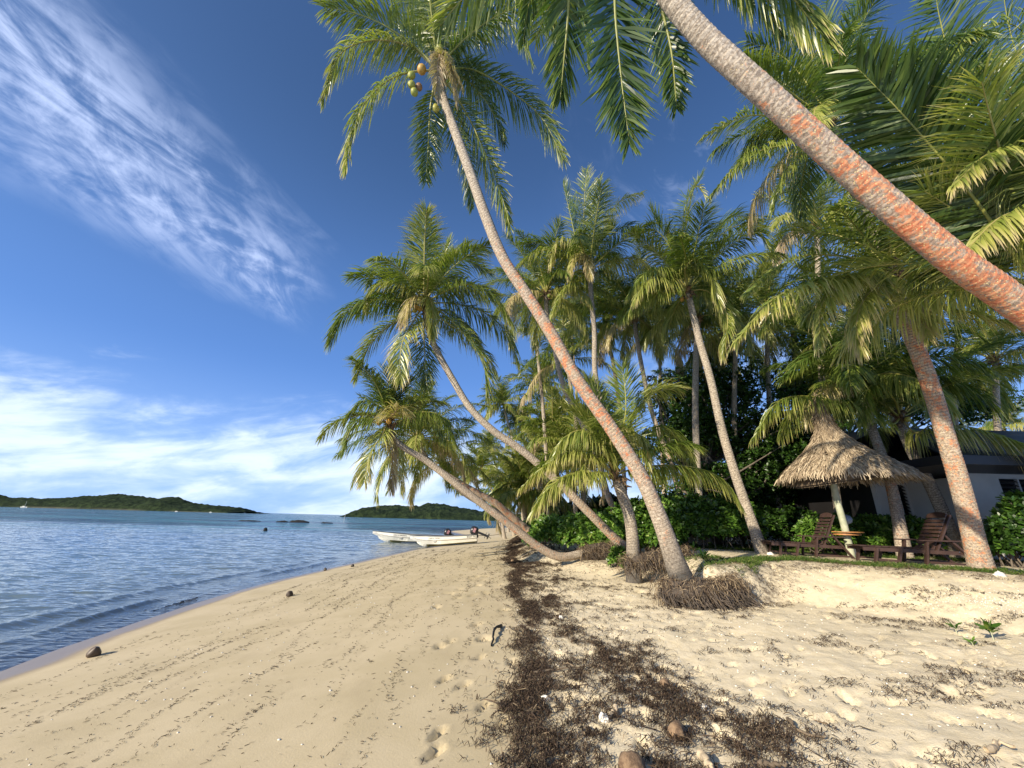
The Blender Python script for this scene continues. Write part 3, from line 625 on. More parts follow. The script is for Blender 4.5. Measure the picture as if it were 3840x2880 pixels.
palm('curved palm with full round crown behind the tallest one, grey trunk bowing left', tC, .145, .095, frC, 14, 3.0, 31, (.55, .6, .35, .15, .02, 0, 0, 0), leaf=.75, flare=.35, nuts=7, skip=lambda az, q: q > .7, n=58)
# ---- lowest bowed palm E
tE = P3([(1350, 1192, 15.2), (1300, 1188, 15.0), (1255, 1197, 14.8), (1210, 1203, 14.5), (1165, 1182, 14.3), (1110, 1140, 14), (1050, 1095, 13.7), (985, 1045, 13.4), (920, 995, 13.2), (870, 965, 13), (846, 940, 13), (841, 915, 13)])
frE = [(P3([(822, 880, 12.9), (783, 868, 12.8), (746, 905, 12.7)]), dict(hang=.8, tone=.3)),
       (P3([(812, 905, 12.6), (765, 912, 12.4), (742, 975, 12.3)]), dict(hang=1.0, tone=.25)),
       (P3([(825, 940, 12.6), (800, 980, 12.4), (787, 1042, 12.3)]), dict(hang=.5, tone=.45, tip=.5)),
       (P3([(845, 950, 12.8), (848, 1000, 12.8), (846, 1060, 12.7)]), dict(hang=1.0, tone=.85, tip=.1, leaf=.5, n=60)),
       (P3([(855, 950, 13.2), (862, 1000, 13.4), (867, 1062, 13.5)]), dict(hang=.7, tone=.5, leaf=.6)),
       (P3([(838, 870, 13.2), (840, 830, 13.3), (850, 786, 13.4)]), dict(hang=.05, tone=.28)),
       (P3([(828, 870, 13), (817, 845, 13), (808, 822, 13)]), dict(hang=.3, tone=.25)),
       (P3([(855, 870, 13.2), (875, 840, 13.4), (890, 822, 13.4)]), dict(hang=.2, tone=.25)),
       (P3([(870, 885, 13), (915, 865, 13), (960, 872, 13)]), dict(hang=.4, tone=.28)),
       (P3([(875, 895, 12.7), (945, 895, 12.5), (987, 962, 12.4)]), dict(hang=.9, tone=.28)),
       (P3([(865, 910, 13.4), (930, 905, 13.8), (958, 950, 14)]), dict(hang=.9, tone=.2)),
       (P3([(850, 895, 12.4), (862, 880, 12.2), (880, 890, 12.1)]), dict(hang=.6, tone=.66, leaf=.6))]
palm('low bowed palm whose trunk lies along the sand before rising to the left', tE, .16, .095, frE, 7, 2.3, 41, (0, .1, .45, .5, .3, .1, .05, 0), leaf=.62, flare=.1, nuts=2, skip=lambda az, q: q > .6, n=50, dark=.5)
tE2 = P3([(1142, 1150, 20), (1134, 1141, 20), (1100, 1112, 19.7), (1066, 1084, 19.4), (996, 1045, 19), (935, 1005, 18.7), (912, 975, 18.5), (905, 955, 18.5)])
palm('orange-barked bowed palm directly above and behind the lowest trunk', tE2, .2, .11, None, 24, 3.6, 43, (.4, .7, .6, .3, .1), leaf=.75, nuts=0, n=48, tone=.24)
tE3 = P3([(1142, 1152, 24), (1120, 1132, 23.8), (1089, 1112, 23.5), (1043, 1091, 23), (1000, 1065, 22.6), (965, 1030, 22.4), (955, 1005, 22.4)])
palm('thin grey palm trunk squeezed between the two bowed trunks', tE3, .17, .10, None, 22, 3.4, 44, (.3, .2, .1), leaf=.7, nuts=0, n=44, tone=.24)
# ---- young palm D
tD = P3([(1368, 1212, 11.3), (1366, 1160, 11.3), (1358, 1110, 11.3), (1342, 1065, 11.3), (1333, 1038, 11.3)])
frD = [(P3([(1390, 1008, 11.1), (1490, 1008, 10.8), (1560, 1035, 10.6), (1600, 1092, 10.4)]), dict(hang=1.2, tone=.36, leaf=.62, n=96, pet=.1)),
       (P3([(1300, 1000, 11.1), (1245, 975, 10.8), (1195, 992, 10.6), (1125, 1055, 10.5)]), dict(hang=.8, tone=.46, leaf=.55, n=84, tip=.35)),
       (P3([(1290, 1020, 10.8), (1225, 1026, 10.4), (1182, 1060, 10.2), (1152, 1105, 10.1)]), dict(hang=.75, tone=.42, leaf=.66, n=84, tip=.35)),
       (P3([(1345, 960, 11.6), (1372, 900, 11.9), (1410, 850, 12), (1468, 838, 12)]), dict(hang=.5, tone=.42, leaf=.85, n=80, roll=.4)),
       (P3([(1325, 960, 11.5), (1300, 890, 11.8), (1270, 820, 12)]), dict(hang=.1, tone=.3, leaf=.85, n=80)),
       (P3([(1340, 950, 11.7), (1352, 880, 12), (1345, 790, 12.2)]), dict(hang=.1, tone=.3, leaf=.85, n=80)),
       (P3([(1310, 980, 11.3), (1265, 910, 11.4), (1228, 850, 11.5)]), dict(hang=.3, tone=.34, leaf=.8, n=80)),
       (P3([(1320, 960, 10.9), (1340, 925, 10.6), (1385, 945, 10.4), (1398, 1000, 10.3)]), dict(hang=1.0, tone=.5, leaf=.6, n=70)),
       (P3([(1305, 975, 10.9), (1262, 930, 10.7), (1215, 950, 10.6), (1188, 1010, 10.5)]), dict(hang=1.1, tone=.42, leaf=.6, n=70)),
       (P3([(1350, 970, 11.6), (1420, 920, 12), (1475, 960, 12.4), (1500, 1010, 12.6)]), dict(hang=.9, tone=.28, leaf=.7, n=70)),
       (P3([(1315, 985, 11.5), (1270, 950, 12), (1225, 960, 12.4)]), dict(hang=.7, tone=.3, leaf=.7, n=70))]
palm('short young palm with yellow-green fronds between the two main leaning trunks', tD, .165, .14, frD, 8, 2.6, 51, (.02, .05, .05, 0), leaf=.7, flare=.45, nuts=0, skip=lambda az, q: q > .55, n=64, rsheath=.8, dark=.5)
# ---- F, G, H, I, J, K middle group
tF = P3([(1648, 1196, 13.4), (1625, 1130, 13.4), (1590, 1030, 13.3), (1560, 930, 13.2), (1535, 820, 13.1), (1512, 740, 13), (1497, 680, 13), (1487, 635, 13)])
frF = [(P3([(1460, 560, 13), (1430, 508, 12.8), (1400, 494, 12.8), (1376, 512, 12.8)]), dict(hang=.4, tone=.25)),
       (P3([(1475, 520, 13.2), (1482, 440, 13.4), (1516, 380, 13.5)]), dict(hang=.1, tone=.24, leaf=.8)),
       (P3([(1480, 520, 12.8), (1490, 445, 12.7), (1505, 400, 12.6), (1525, 425, 12.6)]), dict(hang=.5, tone=.48, leaf=.6)),
       (P3([(1455, 540, 13.3), (1420, 480, 13.5), (1405, 450, 13.6)]), dict(hang=.1, tone=.22)),
       (P3([(1445, 592, 12.6), (1398, 588, 12.3), (1356, 640, 12.1)]), dict(hang=.9, tone=.34, n=76)),
       (P3([(1525, 525, 13.2), (1585, 468, 13.4), (1640, 480, 13.5)]), dict(hang=.4, tone=.2, n=76)),
       (P3([(1512, 553, 12.6), (1585, 490, 12.3), (1640, 500, 12.1), (1672, 560, 12)]), dict(hang=.6, tone=.32, n=76)),
       (P3([(1480, 580, 12.3), (1505, 562, 12), (1535, 600, 11.8), (1552, 660, 11.7)]), dict(hang=1.0, tone=.38, leaf=.7, n=76)),
       (P3([(1450, 630, 12.6), (1390, 640, 12.4), (1345, 690, 12.2)]), dict(hang=1.0, tone=.34)),
       (P3([(1440, 610, 12.4), (1400, 605, 12), (1370, 650, 11.8)]), dict(hang=1.1, tone=.44)),
       (P3([(1530, 630, 13), (1570, 680, 13), (1562, 770, 13)]), dict(hang=.9, tone=.38, tip=.5))]
palm('palm with dark ringed upper trunk and a folded frond, standing between bush and shade', tF, .165, .11, frF, 12, 3.2, 61, (.1, .05, .05, 0, 0), leaf=.78, flare=.3, nuts=2, skip=lambda az, q: q > .8, dark=.1)
tG = P3([(1513, 1110, 16.4), (1506, 1000, 16.4), (1502, 880, 16.4), (1504, 760, 16.4), (1508, 690, 16.4)])
palm('straight pale grey trunk rising just left of the dark ringed one', tG, .15, .12, None, 16, 3.6, 62, (.02, .0), leaf=.78, nuts=0, tone=.24, dark=0)
tH = P3([(1432, 1112, 15.6), (1409, 1071, 15.6), (1356, 982, 15.6), (1305, 885, 15.5), (1286, 810, 15.4), (1284, 720, 15.2), (1277, 640, 15), (1274, 590, 15)])
frH = [(P3([(1245, 517, 15), (1230, 455, 15), (1216, 396, 15)]), dict(hang=.05, tone=.2)),
       (P3([(1262, 508, 15.2), (1262, 440, 15.3), (1267, 366, 15.4)]), dict(hang=.05, tone=.34, leaf=.85)),
       (P3([(1282, 500, 15.5), (1290, 440, 15.7), (1296, 385, 15.8)]), dict(hang=.2, tone=.2)),
       (P3([(1303, 500, 14.6), (1335, 440, 14.4), (1387, 416, 14.3)]), dict(hang=.7, tone=.50, tip=.45, leaf=.7)),
       (P3([(1320, 510, 15), (1360, 488, 15.2), (1380, 520, 15.3)]), dict(hang=.7, tone=.15)),
       (P3([(1240, 535, 14.6), (1205, 520, 14.3), (1190, 575, 14.2)]), dict(hang=1.1, tone=.52, tip=.4)),
       (P3([(1245, 558, 14.7), (1170, 540, 14.4), (1104, 585, 14.2)]), dict(hang=.9, tone=.40, n=76)),
       (P3([(1318, 565, 14.6), (1378, 560, 14.4), (1412, 600, 14.3)]), dict(hang=1.1, tone=.48)),
       (P3([(1258, 600, 14.6), (1220, 622, 14.4), (1190, 690, 14.3)]), dict(hang=.8, tone=.42)),
       (P3([(1262, 555, 14.2), (1268, 560, 14), (1275, 600, 13.9)]), dict(hang=1.2, tone=.72, leaf=.6, pet=.02)),
       (P3([(1250, 548, 14.2), (1238, 560, 14), (1230, 600, 13.9)]), dict(hang=1.2, tone=.62, leaf=.6, pet=.02))]
palm('slender palm with tall upright fronds against the sky at mid picture', tH, .13, .10, frH, 10, 3.2, 63, (.5, .5, .35, .1, .02, 0), leaf=.78, nuts=3, skip=lambda az, q: q > .7, dark=.0)
tI = P3([(1335, 1120, 17.5), (1313, 1070, 17.5), (1290, 987, 17.4), (1250, 900, 17.3), (1217, 833, 17.2), (1196, 745, 17.1), (1182, 680, 17), (1180, 640, 17)])
palm('palm with bright orange base half hidden behind the tallest trunk', tI, .14, .10, None, 18, 3.5, 64, (.75, .5, .2, .05, 0), leaf=.78, nuts=2, tone=.27, dark=.0)
tJ = P3([(1352, 1100, 21), (1345, 980, 21), (1341, 904, 21), (1325, 787, 21), (1313, 733, 21), (1312, 690, 21)])
palm('dark thin trunk rising behind the young palm', tJ, .12, .10, None, 16, 3.7, 65, (.1, 0), leaf=.8, nuts=0, tone=.24)
tK = P3([(1478, 1110, 18), (1465, 1065, 18), (1450, 1003, 18), (1412, 902, 18), (1392, 820, 18), (1375, 728, 18), (1372, 690, 18)])
palm('slanting thin palm with pale orange stem crossing in front of the dark tree', tK, .12, .10, None, 17, 3.5, 66, (.4, .55, .3, .05, 0), leaf=.78, nuts=0, tone=.26, dark=0)
# ---- M : orange palm on the right
tM = P3([(2124, 1240, 9.6), (2108, 1180, 9.5), (2080, 1070, 9.3), (2045, 950, 9.1), (2015, 850, 8.9), (1985, 765, 8.7), (1952, 690, 8.6), (1935, 640, 8.5), (1928, 600, 8.5)])
frM = [(P3([(1860, 590, 7.9), (1760, 610, 7.4), (1672, 645, 7.1), (1588, 740, 6.9)]), dict(hang=.75, tone=.42, leaf=.72, n=84, tip=.4, wid=.045)),
       (P3([(1860, 560, 8.2), (1740, 552, 8.0), (1660, 595, 7.8), (1615, 635, 7.7)]), dict(hang=.5, tone=.32, leaf=.62, n=80)),
       (P3([(1880, 600, 7.9), (1820, 600, 7.4), (1775, 660, 7.2), (1770, 740, 7.1)]), dict(hang=1.2, tone=.42, leaf=.7, n=84, tip=.5)),
       (P3([(1905, 610, 7.8), (1870, 640, 7.4), (1850, 700, 7.3), (1862, 760, 7.3)]), dict(hang=1.1, tone=.46, leaf=.65, n=80, tip=.5)),
       (P3([(1960, 640, 8.0), (1990, 660, 7.8), (2005, 730, 7.7)]), dict(hang=1.0, tone=.6, leaf=.55, n=70)),
       (P3([(2030, 655, 7.8), (2110, 680, 7.5), (2200, 705, 7.2)]), dict(hang=.9, tone=.5, leaf=.55, n=70)),
       (P3([(1980, 580, 8.4), (2080, 590, 8.4), (2180, 660, 8.3)]), dict(hang=1.0, tone=.3, leaf=.8, n=70))]
palm('stout orange and grey trunk standing on the grass edge right of the loungers', tM, .195, .15, frM, 11, 3.2, 71, (.5, .68, .68, .70, .72, .76, .3, 0), leaf=.75, flare=.25, nuts=0, skip=lambda az, q: q > .75, dark=.0)
# ---- O : spreading palm behind the parasol
tO = P3([(2072, 1205, 13.1), (2050, 1140, 13.1), (2010, 1050, 13.0), (1975, 985, 13.0), (1955, 940, 13.0), (1948, 912, 13.0)])
frO = [(P3([(1920, 880, 12.8), (1860, 800, 12.5), (1780, 757, 12.3), (1695, 815, 12.2)]), dict(hang=.5, tone=.16, leaf=.95, n=92, wid=.045)),
       (P3([(1915, 915, 12.6), (1800, 865, 12.3), (1690, 862, 12.1), (1628, 945, 12.0)]), dict(hang=1.0, tone=.30, leaf=.82, n=96, tip=.35)),
       (P3([(1915, 830, 13.2), (1880, 770, 13.4), (1838, 718, 13.5)]), dict(hang=.1, tone=.15, leaf=1.0, n=90)),
       (P3([(1940, 830, 13.4), (1935, 760, 13.7), (1925, 690, 13.9)]), dict(hang=.1, tone=.15, leaf=1.0, n=90)),
       (P3([(1990, 880, 13.0), (2080, 830, 13.0), (2230, 785, 13.0)]), dict(hang=.5, tone=.14, leaf=.95, n=92)),
       (P3([(1980, 850, 13.5), (2070, 775, 13.8), (2220, 715, 14.0)]), dict(hang=.4, tone=.12, leaf=.95, n=92)),
       (P3([(1978, 935, 12.4), (2020, 918, 11.9), (2120, 928, 11.1), (2270, 985, 10.6)]), dict(hang=1.3, tone=.50, leaf=.95, n=96, tip=.35)),
       (P3([(1975, 860, 12.6), (2020, 800, 12.4), (2080, 790, 12.3), (2130, 845, 12.2)]), dict(hang=.8, tone=.38, leaf=.7, n=80)),
       (P3([(1930, 860, 12.4), (1895, 830, 12.1), (1870, 850, 12.0), (1862, 920, 12.0)]), dict(hang=.9, tone=.26, leaf=.7, n=80))]
palm('broad palm with sweeping dark fronds leaning behind the thatched parasol', tO, .17, .15, frO, 10, 3.4, 81, (.0, .05, .1), leaf=.85, flare=.4, nuts=2, skip=lambda az, q: q > .6, rsheath=1.2, dark=.1)
tN = P3([(1950, 1175, 12.6), (1940, 1120, 12.6), (1925, 1050, 12.7), (1905, 985, 12.8), (1885, 930, 12.9), (1872, 880, 13), (1862, 830, 13)])
palm('straight palm with orange stem and pale lichen foot right behind the parasol', tN, .17, .12, None, 15, 3.4, 82, (.1, .5, .55, .2, 0), leaf=.8, nuts=0, tone=.15, dark=0, flare=.35)
# ---- P : crown in the upper right, behind the big trunk
tP = P3([(2110, 1180, 12.6), (2047, 950, 11.6), (1990, 775, 10.7), (1930, 610, 9.8), (1860, 440, 9.0), (1815, 330, 8.6), (1797, 275, 8.5)])
frP = [(P3([(1765, 175, 8.6), (1740, 120, 8.7), (1705, 82, 8.8)]), dict(hang=.1, tone=.24)),
       (P3([(1770, 220, 8.2), (1700, 130, 8.0), (1615, 88, 7.9)]), dict(hang=.4, tone=.2, leaf=.75)),
       (P3([(1750, 262, 8.2), (1620, 250, 8.0), (1520, 295, 7.9)]), dict(hang=.6, tone=.36, leaf=.62, n=80)),
       (P3([(1750, 300, 8.0), (1620, 335, 7.8), (1535, 420, 7.7)]), dict(hang=.8, tone=.34, leaf=.75, n=80)),
       (P3([(1770, 310, 8.8), (1700, 370, 9), (1670, 450, 9.1)]), dict(hang=.7, tone=.30, leaf=.75)),
       (P3([(1812, 150, 8.6), (1840, 60, 8.7), (1862, -30, 8.8)]), dict(hang=.05, tone=.14, leaf=.85)),
       (P3([(1790, 150, 8.9), (1780, 60, 9.1), (1790, -20, 9.2)]), dict(hang=.1, tone=.2)),
       (P3([(1850, 200, 8.8), (1930, 150, 9), (1990, 190, 9.2)]), dict(hang=.6, tone=.16)),
       (P3([(1730, 280, 8.8), (1650, 280, 9.2), (1600, 350, 9.4)]), dict(hang=.9, tone=.3))]
palm('palm crown showing bright fronds above the big leaning trunk', tP, .17, .12, frP, 12, 3.3, 91, (0, .05), leaf=.8, nuts=3, dark=0, tone=.2)
# ---- Q : near palm beyond the right edge
tQ = [onground((12.0, 7.6)), np.array([11.3, 7.0, 3.0]), np.array([10.4, 6.3, 4.9]), at(2275, 640, 5.7)]
frQ = [(P3([(2195, 555, 5.4), (2098, 420, 5.1), (1959, 257, 4.9), (1850, 145, 4.8)]), dict(hang=.10, tone=.10, leaf=.98, n=125, wid=.062, lift=.05, fwd=(14, 50), tip=.05, rr=.026)),
       (P3([(2190, 470, 6.2), (2133, 370, 6.4), (2080, 230, 6.6), (2030, 40, 6.8), (2015, -60, 6.9)]), dict(hang=.08, tone=.12, leaf=1.0, n=110, wid=.062, lift=.05, fwd=(20, 50), tip=.05, rr=.026)),
       (P3([(2262, 420, 4.9), (2200, 230, 4.7), (2120, 160, 4.6), (2030, 175, 4.6)]), dict(hang=.7, tone=.34, leaf=.8, n=96, wid=.042)),
       (P3([(2262, 480, 4.7), (2215, 350, 4.5), (2140, 330, 4.4), (2060, 400, 4.35)]), dict(hang=1.0, tone=.42, leaf=.62, n=70, tip=.45, wid=.036)),
       (P3([(2262, 520, 4.8), (2235, 460, 4.6), (2160, 470, 4.5), (2070, 560, 4.4)]), dict(hang=1.1, tone=.46, leaf=.55, n=70, tip=.45, wid=.036)),
       (P3([(2280, 300, 6), (2210, 70, 6), (2120, 60, 6), (2030, 130, 6)]), dict(hang=.9, tone=.24, leaf=.9, n=90)),
       (P3([(2250, 300, 7), (2180, 60, 7.2), (2160, -80, 7.3)]), dict(hang=.2, tone=.15, leaf=.95, n=90)),
       (P3([(2180, 600, 6.2), (2080, 560, 6.5), (1980, 600, 6.7)]), dict(hang=.8, tone=.2, leaf=.8, n=80)),
       (P3([(2150, 500, 6.6), (2030, 380, 7), (1900, 330, 7.3), (1800, 380, 7.4)]), dict(hang=.6, tone=.14, leaf=.9, n=90)),
       (P3([(2230, 350, 7), (2160, 200, 7.4), (2080, 60, 7.7)]), dict(hang=.3, tone=.14, leaf=.9, n=90))]
palm('near palm at the right edge spreading huge dark green fronds', tQ, .2, .16, frQ, 16, 3.8, 95, (.1, 0), leaf=.9, nuts=3, skip=lambda az, q: q > .6 or (2.4 < az < 4.4), dark=0)

# ---- background palms: (crown px,py,Y,  base px, height-lean, label)
BGP = [((1590, 690, 18), 1600, 'palm crown filling the gap right of the folded frond', 3.8), ((1655, 650, 19), 1690, 'dark-fronded palm behind the big leaning trunk, above the shade tree', 3.9),
       ((1765, 470, 15), 1820, 'palm with upright fronds seen just under the big leaning trunk', 3.6), ((1715, 700, 22), 1735, 'palm crown low between the shade tree and the parasol', 3.9),
       ((1560, 720, 25), 1550, 'pale distant crown hanging behind the two grey trunks', 3.8), ((1425, 700, 25), 1440, 'distant crown left of the dark ringed trunk', 3.8),
       ((1880, 680, 15.5), 2035, 'shaded palm crown hanging over the thatched parasol', 3.8), ((2150, 760, 16), 2190, 'pale green palm standing behind the house roof', 3.6),
       ((2170, 900, 34), 2190, 'small far palm seen over the roof at the right edge', 3.6), ((1490, 840, 30), 1500, 'far palm glimpsed through the grove below the grey trunks', 3.8),
       ((1225, 760, 24), 1270, 'drooping palm crown with yellowed fronds behind the tallest trunk', 3.8), ((1150, 640, 24), 1190, 'palm crown just right of the round-crowned palm', 3.6),
       ((1235, 690, 30), 1262, 'grey-green crown deep in the grove at mid height', 3.6), ((1210, 900, 30), 1240, 'low palm crown behind the bowing grey trunk', 3.5),
       ((1290, 900, 30), 1310, 'palm with shaded fronds behind the young palm', 3.6), ((1940, 560, 17), 1960, 'dark palm crown at the top of the grove on the right', 3.8),
       ((2080, 600, 18), 2090, 'palm crown hidden under the big leaning trunk near the right edge', 3.8), ((1820, 850, 22), 1820, 'palm with hanging fronds left of the parasol peak', 3.7)]
for k, ((cx, cy, cY), bx, lab, L_) in enumerate(BGP):
    top = at(cx, cy+25, cY); b_ = at(bx, 1120, cY); b_ = np.array([b_[0], cY+.3, gz(b_[0], cY)-.1]); mid = (b_+top)/2+np.array([(b_[0]-top[0])*.16, 0, 0])
    palm(lab, [b_, mid, top], .14, .10, None, 15, L_, 200+k, (.1, .05, 0), leaf=.82, nuts=0, n=44, tone=[.22, .28, .34][k % 3], parts=(cY < 20), wid=.046, group='coconut palms of the grove behind', dark=0)
FAR = [((1088, 868, 42), 1135, 'taller of the twin palms standing clear against the sky'), ((1128, 912, 44), 1150, 'shorter of the twin palms standing clear against the sky'),
       ((1042, 1008, 42), 1092, 'far palm beside the distant bowed trunks, with yellow lower fronds'), ((1058, 960, 60), 1100, 'far dark palm rising behind the yellow-fronded one'),
       ((1010, 1020, 66), 1085, 'smallest palm in the distant row'), ((1168, 830, 33), 1200, 'tall thin palm with heavy drooping crown right of the twins'),
       ((1155, 985, 34), 1170, 'bushy far palm under the twin palms'), ((1195, 935, 28), 1215, 'far palm with many hanging fronds behind the bowing trunk'),
       ((1105, 1030, 38), 1135, 'low far palm at the head of the beach'), ((1085, 1070, 48), 1112, 'lowest far palm beside the orange bowed trunk'),
       ((1130, 1060, 26), 1138, 'pale low palm standing at the left end of the hedge'), ((1180, 1050, 26), 1185, 'young palm rising behind the hedge'), ((1240, 985, 24), 1245, 'young palm behind the bowing trunk near the hedge')]
prot = []
for k, ((cx, cy, cY), bx, lab) in enumerate(FAR):
    top = at(cx, cy+10, cY); b_ = at(bx, 1120, cY); b_ = np.array([b_[0], cY+.3, gz(b_[0], cY)-.1]); mid = (b_+top)/2+np.array([(b_[0]-top[0])*.2, 0, 0])
    palm(lab, [b_, mid, top], .17, .11, None, 22, 3.3, 300+k, (.1, .05, 0), leaf=.8, nuts=0, n=30, tone=.30, parts=False, wid=.075, group='far palms along the beach head', S=2, dark=0)

# ------------------------------------------------------------------ broadleaf shrubs
def leaves_at(P_, N_, nl, ln, wd, rg, tone=.4, spread=1.0, tv=.15):
    """rosettes of nl leaves at points P_ facing N_"""
    m = len(P_); A = rg.uniform(0, 6.28, (m, nl)); e = rg.uniform(.15, 1.05, (m, nl))*spread
    N_ = nz(N_); ref = np.where(np.abs(N_[:, 2:3]) > .9, np.array([[1., 0, 0]]), np.array([[0, 0, 1.]]))
    U = nz(np.cross(N_, ref)); W = np.cross(N_, U)
    D_ = (U[:, None]*np.cos(A)[..., None]+W[:, None]*np.sin(A)[..., None])*np.sin(e+.35)[..., None]+N_[:, None]*np.cos(e+.35)[..., None]
    D_ = nz(D_).reshape(-1, 3); B = np.repeat(P_, nl, 0); L_ = ln*rg.uniform(.6, 1.2, (m*nl, 1)); Nn = np.repeat(N_, nl, 0)
    Wd = nz(np.cross(D_, Nn)+rg.normal(0, .25, D_.shape))*wd*rg.uniform(.8, 1.2, (m*nl, 1)); dn = np.cross(Wd, D_); dn = nz(dn)*L_*.10
    p0 = B; p1 = B+D_*L_*.55; p2 = B+D_*L_+np.array([0, 0, -.12])*L_
    V = np.stack([p0, p1-Wd*.5+dn, p1+Wd*.5+dn, p2], 1)
    V = np.stack([p0-Wd*.08, p0+Wd*.08, p1+Wd*.5, p1-Wd*.5, p2+Wd*.22, p2-Wd*.22], 1).reshape(-1, 3)
    b = np.arange(m*nl)[:, None]*6
    F = np.concatenate([b+np.array([[0, 1, 2, 3]]), b+np.array([[3, 2, 4, 5]])], 1).reshape(-1, 4)
    tn = np.repeat(np.clip(tone+rg.normal(0, tv, m*nl)+np.repeat(rg.normal(0, .1, m), nl), 0, 1), 6)
    return V, F, tn
def shrub(label, blobs, nros, ln, wd, seed, tone=.4, cat='shrub', group=None, name='shrub', nl=8, stems=14, inner=.45):
    rg = np.random.default_rng(seed); PP = []; NN = []
    vol = np.array([b[3]*b[4]+b[4]*b[5]+b[3]*b[5] for b in blobs]); cnt = (vol/vol.sum()*nros).astype(int)
    for (x, y, z, a, b_, c_), n_ in zip(blobs, cnt):
        d = nz(rg.normal(0, 1, (n_, 3))); d[:, 2] = np.abs(d[:, 2])*.9-.25*rg.random(n_); r = 1-inner*rg.random(n_)**2.2
        lump = 1+.5*fbm(d[:, 0]*2.3+seed, d[:, 1]*2.3+d[:, 2]*2, 3, seed)
        p = np.array([x, y, z])+d*np.array([a, b_, c_])*(r*lump)[:, None]
        PP.append(p); NN.append(nz(d*.7+np.array([0, -.15, .6])+rg.normal(0, .3, d.shape)))
    PP = np.vstack(PP); NN = np.vstack(NN); g0 = ground(PP[:, 0], PP[:, 1], False)[0]; k = PP[:, 2] > g0+.03; PP = PP[k]; NN = NN[k]
    base = np.array([np.mean([b[0] for b in blobs]), np.mean([b[1] for b in blobs]), 0]); base[2] = gz(base[0], base[1])
    o = thing(name, base, label, cat, group)
    V, F, tn = leaves_at(PP, NN, nl, ln, wd, rg, tone)
    mk('foliage', V, F, M['leaf'], o, base, attrs=dict(tone=tn))
    sb = MB()
    for i in range(stems*len(blobs)):
        x, y, z, a, b_, c_ = blobs[i % len(blobs)]
        q = np.array([x+rg.uniform(-.6, .6)*a, y+rg.uniform(-.6, .6)*b_]); f = np.array([q[0], q[1], gz(q[0], q[1])-.05])
        e = np.array([x, y, z])+nz(rg.normal(0, 1, 3)+np.array([0, 0, .8]))*np.array([a, b_, c_])*.85
        pts = catmull([f, (f+e)/2+rg.normal(0, .08, 3), e], 6)[0]; sb.tube(pts, np.linspace(.022, .008, 6), 5, cap=False)
    sb.build('stems', M['bark'], o, base, smooth=True)
    return o
def blob(px_, py_, Y, a, b, c): p = at(px_, py_, Y); return (p[0], Y, p[2], a, b, c)
def gb(x, y, h, a, b): return (x, y, gz(x, y)+h*.35, a, b, h*.65)
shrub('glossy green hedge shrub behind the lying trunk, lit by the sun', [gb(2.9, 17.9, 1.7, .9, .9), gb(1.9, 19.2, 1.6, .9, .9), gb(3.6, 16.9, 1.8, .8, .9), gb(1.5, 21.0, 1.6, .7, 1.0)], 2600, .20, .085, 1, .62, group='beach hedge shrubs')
shrub('tall glossy shrub between the bowing grey trunk and the young palm', [gb(4.2, 16.0, 2.0, .8, .8), gb(5.0, 16.2, 2.3, .8, .8)], 1500, .20, .085, 2, .6, group='beach hedge shrubs')
shrub('low rosette shrub tuft growing beside the root clump', [(3.35, 13.0, 1.2, .28, .28, .4)], 120, .17, .06, 3, .55, stems=5, group='beach hedge shrubs')
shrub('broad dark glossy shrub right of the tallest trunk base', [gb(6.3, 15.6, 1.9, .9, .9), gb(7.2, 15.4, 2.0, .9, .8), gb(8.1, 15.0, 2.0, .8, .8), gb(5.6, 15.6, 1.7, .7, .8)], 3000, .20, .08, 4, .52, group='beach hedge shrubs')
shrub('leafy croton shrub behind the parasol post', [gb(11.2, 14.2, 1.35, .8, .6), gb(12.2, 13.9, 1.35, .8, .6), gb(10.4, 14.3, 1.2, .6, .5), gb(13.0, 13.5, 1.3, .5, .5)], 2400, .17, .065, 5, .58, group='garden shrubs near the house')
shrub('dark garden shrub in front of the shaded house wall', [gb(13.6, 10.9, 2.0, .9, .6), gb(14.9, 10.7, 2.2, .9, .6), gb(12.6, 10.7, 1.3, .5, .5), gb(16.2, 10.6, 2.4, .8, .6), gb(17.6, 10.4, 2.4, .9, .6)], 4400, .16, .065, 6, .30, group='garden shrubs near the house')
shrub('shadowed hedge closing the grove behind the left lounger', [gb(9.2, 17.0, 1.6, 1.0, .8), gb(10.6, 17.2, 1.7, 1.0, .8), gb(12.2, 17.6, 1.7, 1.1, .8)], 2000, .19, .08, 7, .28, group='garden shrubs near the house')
shrub('hedge of low growth far back under the palms', [gb(3.5, 27, 2.4, 2.0, 1.5), gb(6.5, 27, 2.6, 2.2, 1.5), gb(10, 28, 2.6, 2.5, 1.5), gb(14, 28, 2.6, 2.5, 1.5), gb(18, 27, 2.6, 2.5, 1.5), gb(22, 26, 2.6, 2.5, 1.5), gb(27, 26, 3, 3, 1.5)], 4200, .34, .16, 8, .25, stems=6, group='far undergrowth')
shrub('far undergrowth lining the head of the beach', [gb(2.9, 34, 2.2, 1.6, 2), gb(3.4, 44, 2.6, 2.0, 3), gb(4.6, 58, 3.0, 2.5, 4), gb(8, 78, 4, 4, 5), (14, 98, 2.5, 6, 6, 4)], 2600, .40, .2, 9, .35, stems=3, group='far undergrowth')
